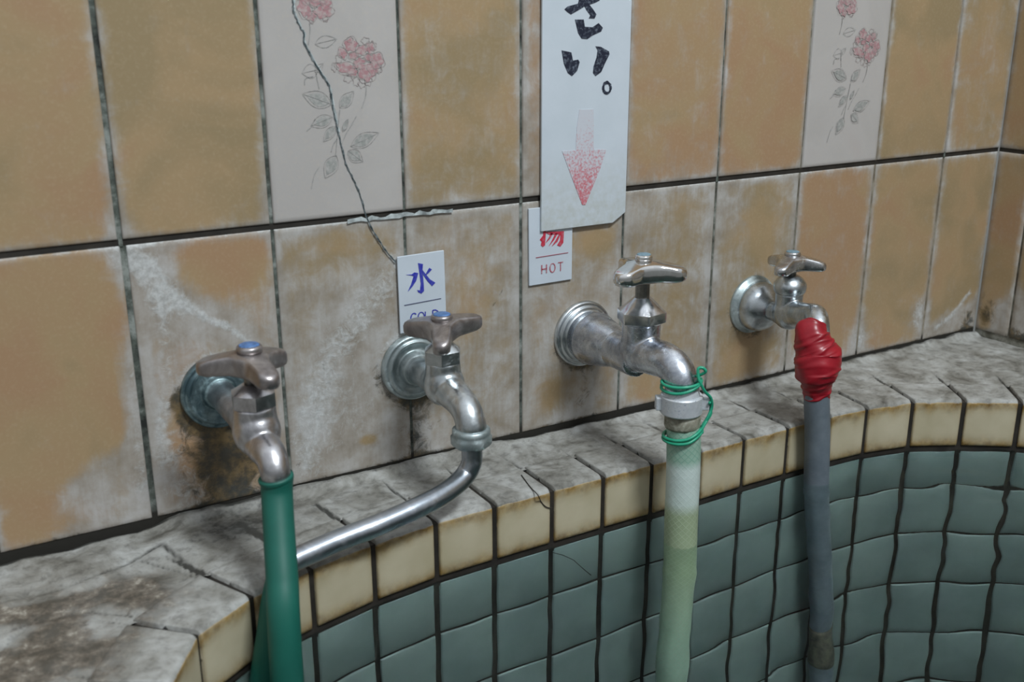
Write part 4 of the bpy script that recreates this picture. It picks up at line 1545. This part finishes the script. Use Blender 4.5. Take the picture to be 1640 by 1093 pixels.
# clamp
cl = thing('hose_clamp', 'pitted grey metal band clamp on the chrome spout above the braided hose', 'clamp', tuple(at(1091, 646, 1, -0.1310)))
cx, cy, cz = cl.location
mb = MB()
lathe(mb, (cx, cy, cz - 0.0073), (0, 0, 1), [(0, 0.0130), (0, 0.0150), (0.0010, 0.0158), (0.0135, 0.0158), (0.0143, 0.0152), (0.0143, 0.0136), (0.0165, 0.0132), (0.0185, 0.0126)], 64)
bo_ = mb.build('band', [M['clamp']], cl)
bo_.data.set_sharp_from_angle(angle=math.radians(35))
for (px_, sgn) in ((1056, -1), (1127, 1)):
    mb = MB()
    lz = at(px_, 643, 1, cy)
    dirx = np.array([0.86, -0.5, 0]) * sgn
    side = np.array([0.5, 0.86, 0])
    c0 = np.array([cx, cy, cz + 0.0005]) + dirx * 0.0165
    hw, hh, hd = 0.0030, 0.0052, 0.0040
    if sgn > 0:
        hw = 0.0042
    vs = []
    for a_ in (-1, 1):
        for b2 in (-1, 1):
            for c2 in (-1, 1):
                vs.append(c0 + dirx * a_ * hw + side * b2 * hd + np.array([0, 0, 1]) * c2 * hh)
    mb.add(vs, [(0, 1, 3, 2), (4, 6, 7, 5), (0, 4, 5, 1), (2, 3, 7, 6), (0, 2, 6, 4), (1, 5, 7, 3)], 0, False)
    o2 = mb.build('lug', [M['clamp']], cl)
    bv = o2.modifiers.new('bevel', 'BEVEL')
    bv.width = 0.0009
    bv.segments = 2

# green wire
ax0 = np.array(at(1091, 612, 1, -0.1300))
right = np.array([CR[0], CR[1], 0]) / math.hypot(CR[0], CR[1])
fwd = np.array([-CF[0], -CF[1], 0]) / math.hypot(CF[0], CF[1])  # towards the viewer


def ring_pt(py, phi, r, tilt=0.0, cpx=1091, yy=-0.1305):
    c_ = np.array(at(cpx, py, 1, yy))
    return c_ + right * r * math.sin(phi) + fwd * r * math.cos(phi) + np.array([0, 0, tilt * math.sin(phi)])


pts = []
for k in range(0, 13):   # first loop
    ph = -2.6 + k * (2 * PI) / 12
    pts.append(ring_pt(611 - 0.6 * k * 0, ph, 0.0143, 0.001))
for k in range(0, 15):   # second loop, climbing to the right
    ph = -2.6 + k * (2 * PI) / 13
    pts.append(ring_pt(619, ph, 0.0146, 0.0035 + 0.002 * math.sin(ph)))
# knot on the right
kn = ring_pt(597, 1.3, 0.0150)
pts += [kn, kn + np.array([0, -0.002, 0.005]), kn + right * -0.004 + np.array([0, -0.002, 0.005]), kn + right * -0.003 + fwd * 0.003 + np.array([0, 0, -0.001]), ring_pt(609, 1.0, 0.0155)]
pts += [ring_pt(622, 1.15, 0.0178), ring_pt(634, 1.35, 0.0215), ring_pt(650, 1.45, 0.0225), ring_pt(664, 1.35, 0.0200), ring_pt(676, 1.2, 0.0165)]
for k in range(0, 14):
    ph = 1.2 - k * (2 * PI) / 12
    pts.append(ring_pt(693 + 0.5 * k, ph, 0.0143, 0.006 * (1 if math.sin(ph) > 0 else 0.2), 1093, -0.1325))
for k in range(0, 11):
    ph = 1.2 - 2 * (2 * PI) / 12 - k * (2 * PI) / 12
    pts.append(ring_pt(700, ph, 0.0146, 0.006 * (1 if math.sin(ph) > 0 else 0.2), 1093, -0.1328))
mb = MB()
tube(mb, catmull(pts, 6), 0.0012, 10)
wr = mb.build('binding_wire', [M['wire']])
tag(wr, 'bright green coated wire looped around the spout and braided hose', 'wire')
mb = MB()
tube(mb, catmull([ring_pt(640, 1.25, 0.0212), ring_pt(650, 1.5, 0.0205), ring_pt(662, 1.55, 0.0222), ring_pt(672, 1.25, 0.0185), ring_pt(690, 0.8, 0.0150)], 8), 0.00105, 10)
mb.build('wire_tail', [M['wire']], wr).matrix_parent_inverse = Matrix()

# grey hose on tap 4
yh = -0.1105
hp = [at(1308, 600, 1, -0.1085), at(1308, 640, 1, -0.1100), at(1309, 700, 1, yh), at(1307, 792, 1, yh - 0.001), at(1308, 880, 1, yh - .002), at(1310, 1000, 1, yh - .003), at(1308, 1093, 1, yh - .003), at(1306, 1230, 1, yh - .003)]
gp = catmull(hp, 16)
zz = np.interp(np.arange(len(gp)) / 16.0, np.arange(8), [600, 640, 700, 792, 880, 1000, 1093, 1230])
rad = np.interp(zz, [600, 700, 786, 790, 798, 803, 1000, 1230], [0.0108, 0.0108, 0.0108, 0.0114, 0.0114, 0.0106, 0.0108, 0.0108])
o = thick_hose('grey_hose', gp, rad, [M['grey_hose']], 36)
tag(o, 'blue-grey hose hanging from the red taped tap into the water', 'hose')
mb = MB()
i0 = int(np.argmin(abs(zz - 1062)))
i1 = int(np.argmin(abs(zz - 1135)))
tube(mb, gp[i0:i1], 0.0113, 32)
tp_ = mb.build('grime_band', [M['hose_grime']], o)
tp_.matrix_parent_inverse = Matrix()
tp_['label'] = 'brown grimy band near the hose end'

# red tape
prof_px = [(519, 1305, 18.5), (524, 1303, 22), (532, 1300, 26), (545, 1302, 29), (560, 1306, 33), (572, 1310, 37.5), (585, 1309, 36), (597, 1308, 34), (603, 1308, 32), (606, 1308, 27.5), (620, 1308, 23), (636, 1308, 20.5)]
cpts = [at(cx_, py_, 1, -0.0985 - 0.011 * min(1, (py_ - 519) / 70.0)) for py_, cx_, _ in prof_px]
cc = catmull(cpts, 7)
rr_ = np.interp(np.arange(len(cc)) / 7.0, np.arange(len(prof_px)), [h_ / 1930.0 for _, _, h_ in prof_px])


def wraps(th, L):
    a = math.sin(L * 1150 + 2.2 * math.sin(th + 0.6) + 0.7 * math.sin(2 * th))
    b3 = math.sin(L * 620 - 2.6 * math.sin(th - 1.0))
    return 0.0005 * max(0, a) ** 2 * (0.4 + 0.6 * math.sin(th * 1.0 + L * 90) ** 2) + 0.0009 * max(0, b3) ** 3 + 0.0003 * math.sin(5 * th + L * 420)


mb = MB()
# denser rings so the wraps read
tt = np.linspace(0, len(cc) - 1, 150)
cc2 = np.stack([np.interp(tt, np.arange(len(cc)), cc[:, k]) for k in range(3)], 1)
tube(mb, cc2, np.interp(tt, np.arange(len(cc)), rr_), 64, disp=wraps)
tag(mb.build('red_tape', [M['red_tape']]), 'creased red vinyl tape bulging around spout and grey hose joint', 'tape')

# ------------------------------------------------------------------ signs
YS = -0.0028


def board(pts, y_front, y_back, mat_, name, label):
    mb = MB()
    poly_prism(mb, pts, lambda a, b_, t: (a, t, b_), y_back, y_front, 0)
    o = mb.build(name, [mat_])
    bv = o.modifiers.new('bevel', 'BEVEL')
    bv.width = 0.0004
    bv.segments = 2
    return tag(o, label, 'sign', None)


def inked(name, polys, y, mat_, parent, mats=None):
    mb = MB()
    for pg in polys:
        pg = list(pg)
        poly_prism(mb, pg, lambda a, b_, t: (a, t, b_), y + 0.0002, y - 0.00025, 0)
    o = mb.build(name, [mat_], parent)
    o.matrix_parent_inverse = Matrix()
    return o


def stroke_poly(pts, w_):
    P = np.asarray(pts, float)
    tg = np.gradient(P, axis=0)
    tg /= np.linalg.norm(tg, axis=1)[:, None] + 1e-12
    nn = np.stack([-tg[:, 1], tg[:, 0]], 1) * (w_ / 2)
    return [tuple(p) for p in (P + nn)] + [tuple(p) for p in (P - nn)[::-1]]


yb1 = -0.0036
bd_ = [W(868, 0, yb1), W(867, 371, yb1), W(981, 357, yb1), W(1000, 340, yb1), W(1012, 0, yb1)]
xl, xr_ = bd_[0][0], bd_[4][0]
bd_ = [(xl, 0.50), (bd_[1][0] - 0.0002, bd_[1][1]), bd_[2], (xr_ - 0.0004, bd_[3][1]), (xr_, 0.50)]
big = board(bd_, -0.0040, -0.0018, M['board'], 'hanging_sign', 'tall white board with black handwriting and a fading red arrow')
c1 = lambda pts: [W(860 + a * 0.1646, b_ * 0.1646, -0.0042) for a, b_ in pts]
inked('black_lettering', [
    c1([(268, 90), (300, 62), (400, 35), (408, 0), (412, -60), (495, -70), (500, -5), (560, -30), (612, 2), (560, 28), (510, 45), (545, 90), (578, 140), (560, 180), (505, 178), (520, 150), (480, 95), (462, 62), (400, 100), (330, 140), (295, 115)]),
    c1([(370, 190), (455, 190), (465, 260), (540, 265), (600, 225), (640, 270), (625, 305), (540, 345), (490, 380), (435, 375), (400, 320)]),
    c1([(240, 490), (335, 510), (350, 590), (400, 580), (415, 605), (390, 690), (340, 740), (300, 710), (262, 620)]),
    c1([(570, 450), (620, 455), (700, 500), (705, 530), (660, 620), (625, 700), (570, 740), (545, 710), (550, 650), (580, 560), (590, 490)]),
], -0.0041, M['ink_black'], big)
cir = [(680 + 36 * math.cos(t), 855 + 52 * math.sin(t)) for t in np.linspace(0, 2 * PI, 33)]
mb = MB()
P_ = c1(cir)
ribbon(mb, P_, 0.0022, lambda a, b_, t: (a, t, b_), -0.0044, 0, 1, 0.3)
o = mb.build('full_stop_mark', [M['ink_black']], big)
o.matrix_parent_inverse = Matrix()
c3 = lambda pts: [W(800 + a * 0.3659, b_ * 0.3659, -0.0042) for a, b_ in pts]
inked('red_arrow', [c3([(350, 480), (412, 478), (412, 655), (467, 655), (440, 740), (376, 897), (362, 897), (310, 760), (274, 662), (333, 658), (338, 560)])], -0.0041, M['arrow'], big)

# sign over tap 2: water / cold
ys = -0.0028
sg = [W(636, 412, ys), W(711, 401, ys)]
xl, xr2 = sg[0][0], sg[1][0]
zt_, zb_ = sg[0][1], W(641, 535, ys)[1]
s2_ = board([(xl, zt_), (xl + 0.0004, zb_), (xr2 + 0.0008, zb_), (xr2, sg[1][1])], -0.0030, -0.0014, M['sign'], 'tap_sign', 'small white sign with blue water character, above the swivel pipe tap')
c4 = lambda pts: [W(620 + a * 0.1463, 390 + b_ * 0.1463, -0.0032) for a, b_ in pts]
inked('blue_lettering', [
    c4([(338, 216), (392, 226), (386, 300), (400, 440), (404, 520), (375, 550), (340, 535), (330, 512), (360, 515), (368, 440), (350, 300)]),
    c4([(210, 345), (270, 340), (300, 318), (340, 325), (318, 410), (275, 475), (228, 528), (262, 450), (290, 360), (270, 352)]),
    c4([(462, 268), (490, 285), (455, 325), (422, 350), (432, 318)]),
    c4([(382, 285), (408, 318), (470, 395), (528, 430), (492, 468), (440, 412), (395, 345)]),
], -0.0031, M['ink_blue'], s2_)
inked('rule', [c4([(188, 676), (590, 600), (591, 607), (190, 684)])], -0.0031, M['ink_navy'], s2_)


def letters(word, x0, zc, h_, adv, w_, y, mat_, parent, name):
    G = {'H': [[(0, 0), (0, 1)], [(0, .5), (.7, .5)], [(.7, 0), (.7, 1)]], 'T': [[(0, 1), (.75, 1)], [(.375, 0), (.375, 1)]],
         'O': [[(.38 + .38 * math.cos(t), .5 + .5 * math.sin(t)) for t in np.linspace(0, 2 * PI, 25)]],
         'C': [[(.40 + .38 * math.cos(t), .5 + .5 * math.sin(t)) for t in np.linspace(0.8, 2 * PI - 0.8, 20)]],
         'L': [[(0, 1), (0, 0)], [(0, 0), (.6, 0)]],
         'D': [[(0, 0), (0, 1)], [(0, 1), (.35, 1), (.62, .85), (.72, .5), (.62, .15), (.35, 0), (0, 0)]]}
    mb = MB()
    for i, ch in enumerate(word):
        for s_ in G[ch]:
            P = [(x0 + i * adv + a * h_ * 0.9, zc - h_ / 2 + b_ * h_) for a, b_ in s_]
            if len(P) == 2:
                P = [P[0], ((P[0][0] + P[1][0]) / 2, (P[0][1] + P[1][1]) / 2), P[1]]
            ribbon(mb, P, w_, lambda a, b_, t: (a, t, b_), y, 0, i, 0.25)
    o = mb.build(name, [mat_], parent)
    o.matrix_parent_inverse = Matrix()
    return o


a0 = W(620 + 255 * .1463, 390 + 760 * .1463, -0.0032)
letters('COLD', a0[0], a0[1] - 0.0048, 0.0078, 0.0062, 0.0009, -0.0033, M['ink_blue'], s2_, 'cold_lettering')

# sign left of tap 3: hot
ys = -0.0028
a0, a1, a2 = W(848, 335, ys), W(849, 459, ys), W(917, 446, ys)
s3_ = board([(a0[0], a0[1]), (a1[0], a1[1]), (a2[0], a1[1] + 0.0002), (a2[0], a0[1])], -0.0017, 0.0, M['sign'], 'tap_sign', 'small white sign with red hot lettering, tucked under the tall board')
c5 = lambda pts: [W(840 + a * 0.1647, 300 + b_ * 0.1647, -0.0020) for a, b_ in pts]
inked('red_lettering', [
    c5([(150, 512), (182, 470), (185, 380), (212, 380), (204, 500), (200, 565), (178, 582), (160, 565), (168, 530)]),
    c5([(200, 440), (230, 432), (340, 430), (384, 428), (378, 540), (350, 577), (318, 566), (345, 520), (352, 456), (240, 462)]),
    c5([(258, 448), (278, 448), (250, 500), (205, 545), (235, 495)]),
    c5([(300, 450), (322, 452), (290, 510), (238, 575), (270, 515)]),
    c5([(338, 455), (352, 458), (320, 530), (268, 575), (305, 515)]),
], -0.0018, M['ink_red'], s3_)
inked('rule', [c5([(112, 683), (425, 634), (425, 640), (112, 690)])], -0.0018, M['ink_rose'], s3_)
a0 = W(840 + 168 * .1647, 300 + 795 * .1647, -0.0020)
letters('HOT', a0[0], a0[1] - 0.0004, 0.0072, 0.0078, 0.0009, -0.0021, M['ink_letter'], s3_, 'hot_lettering')
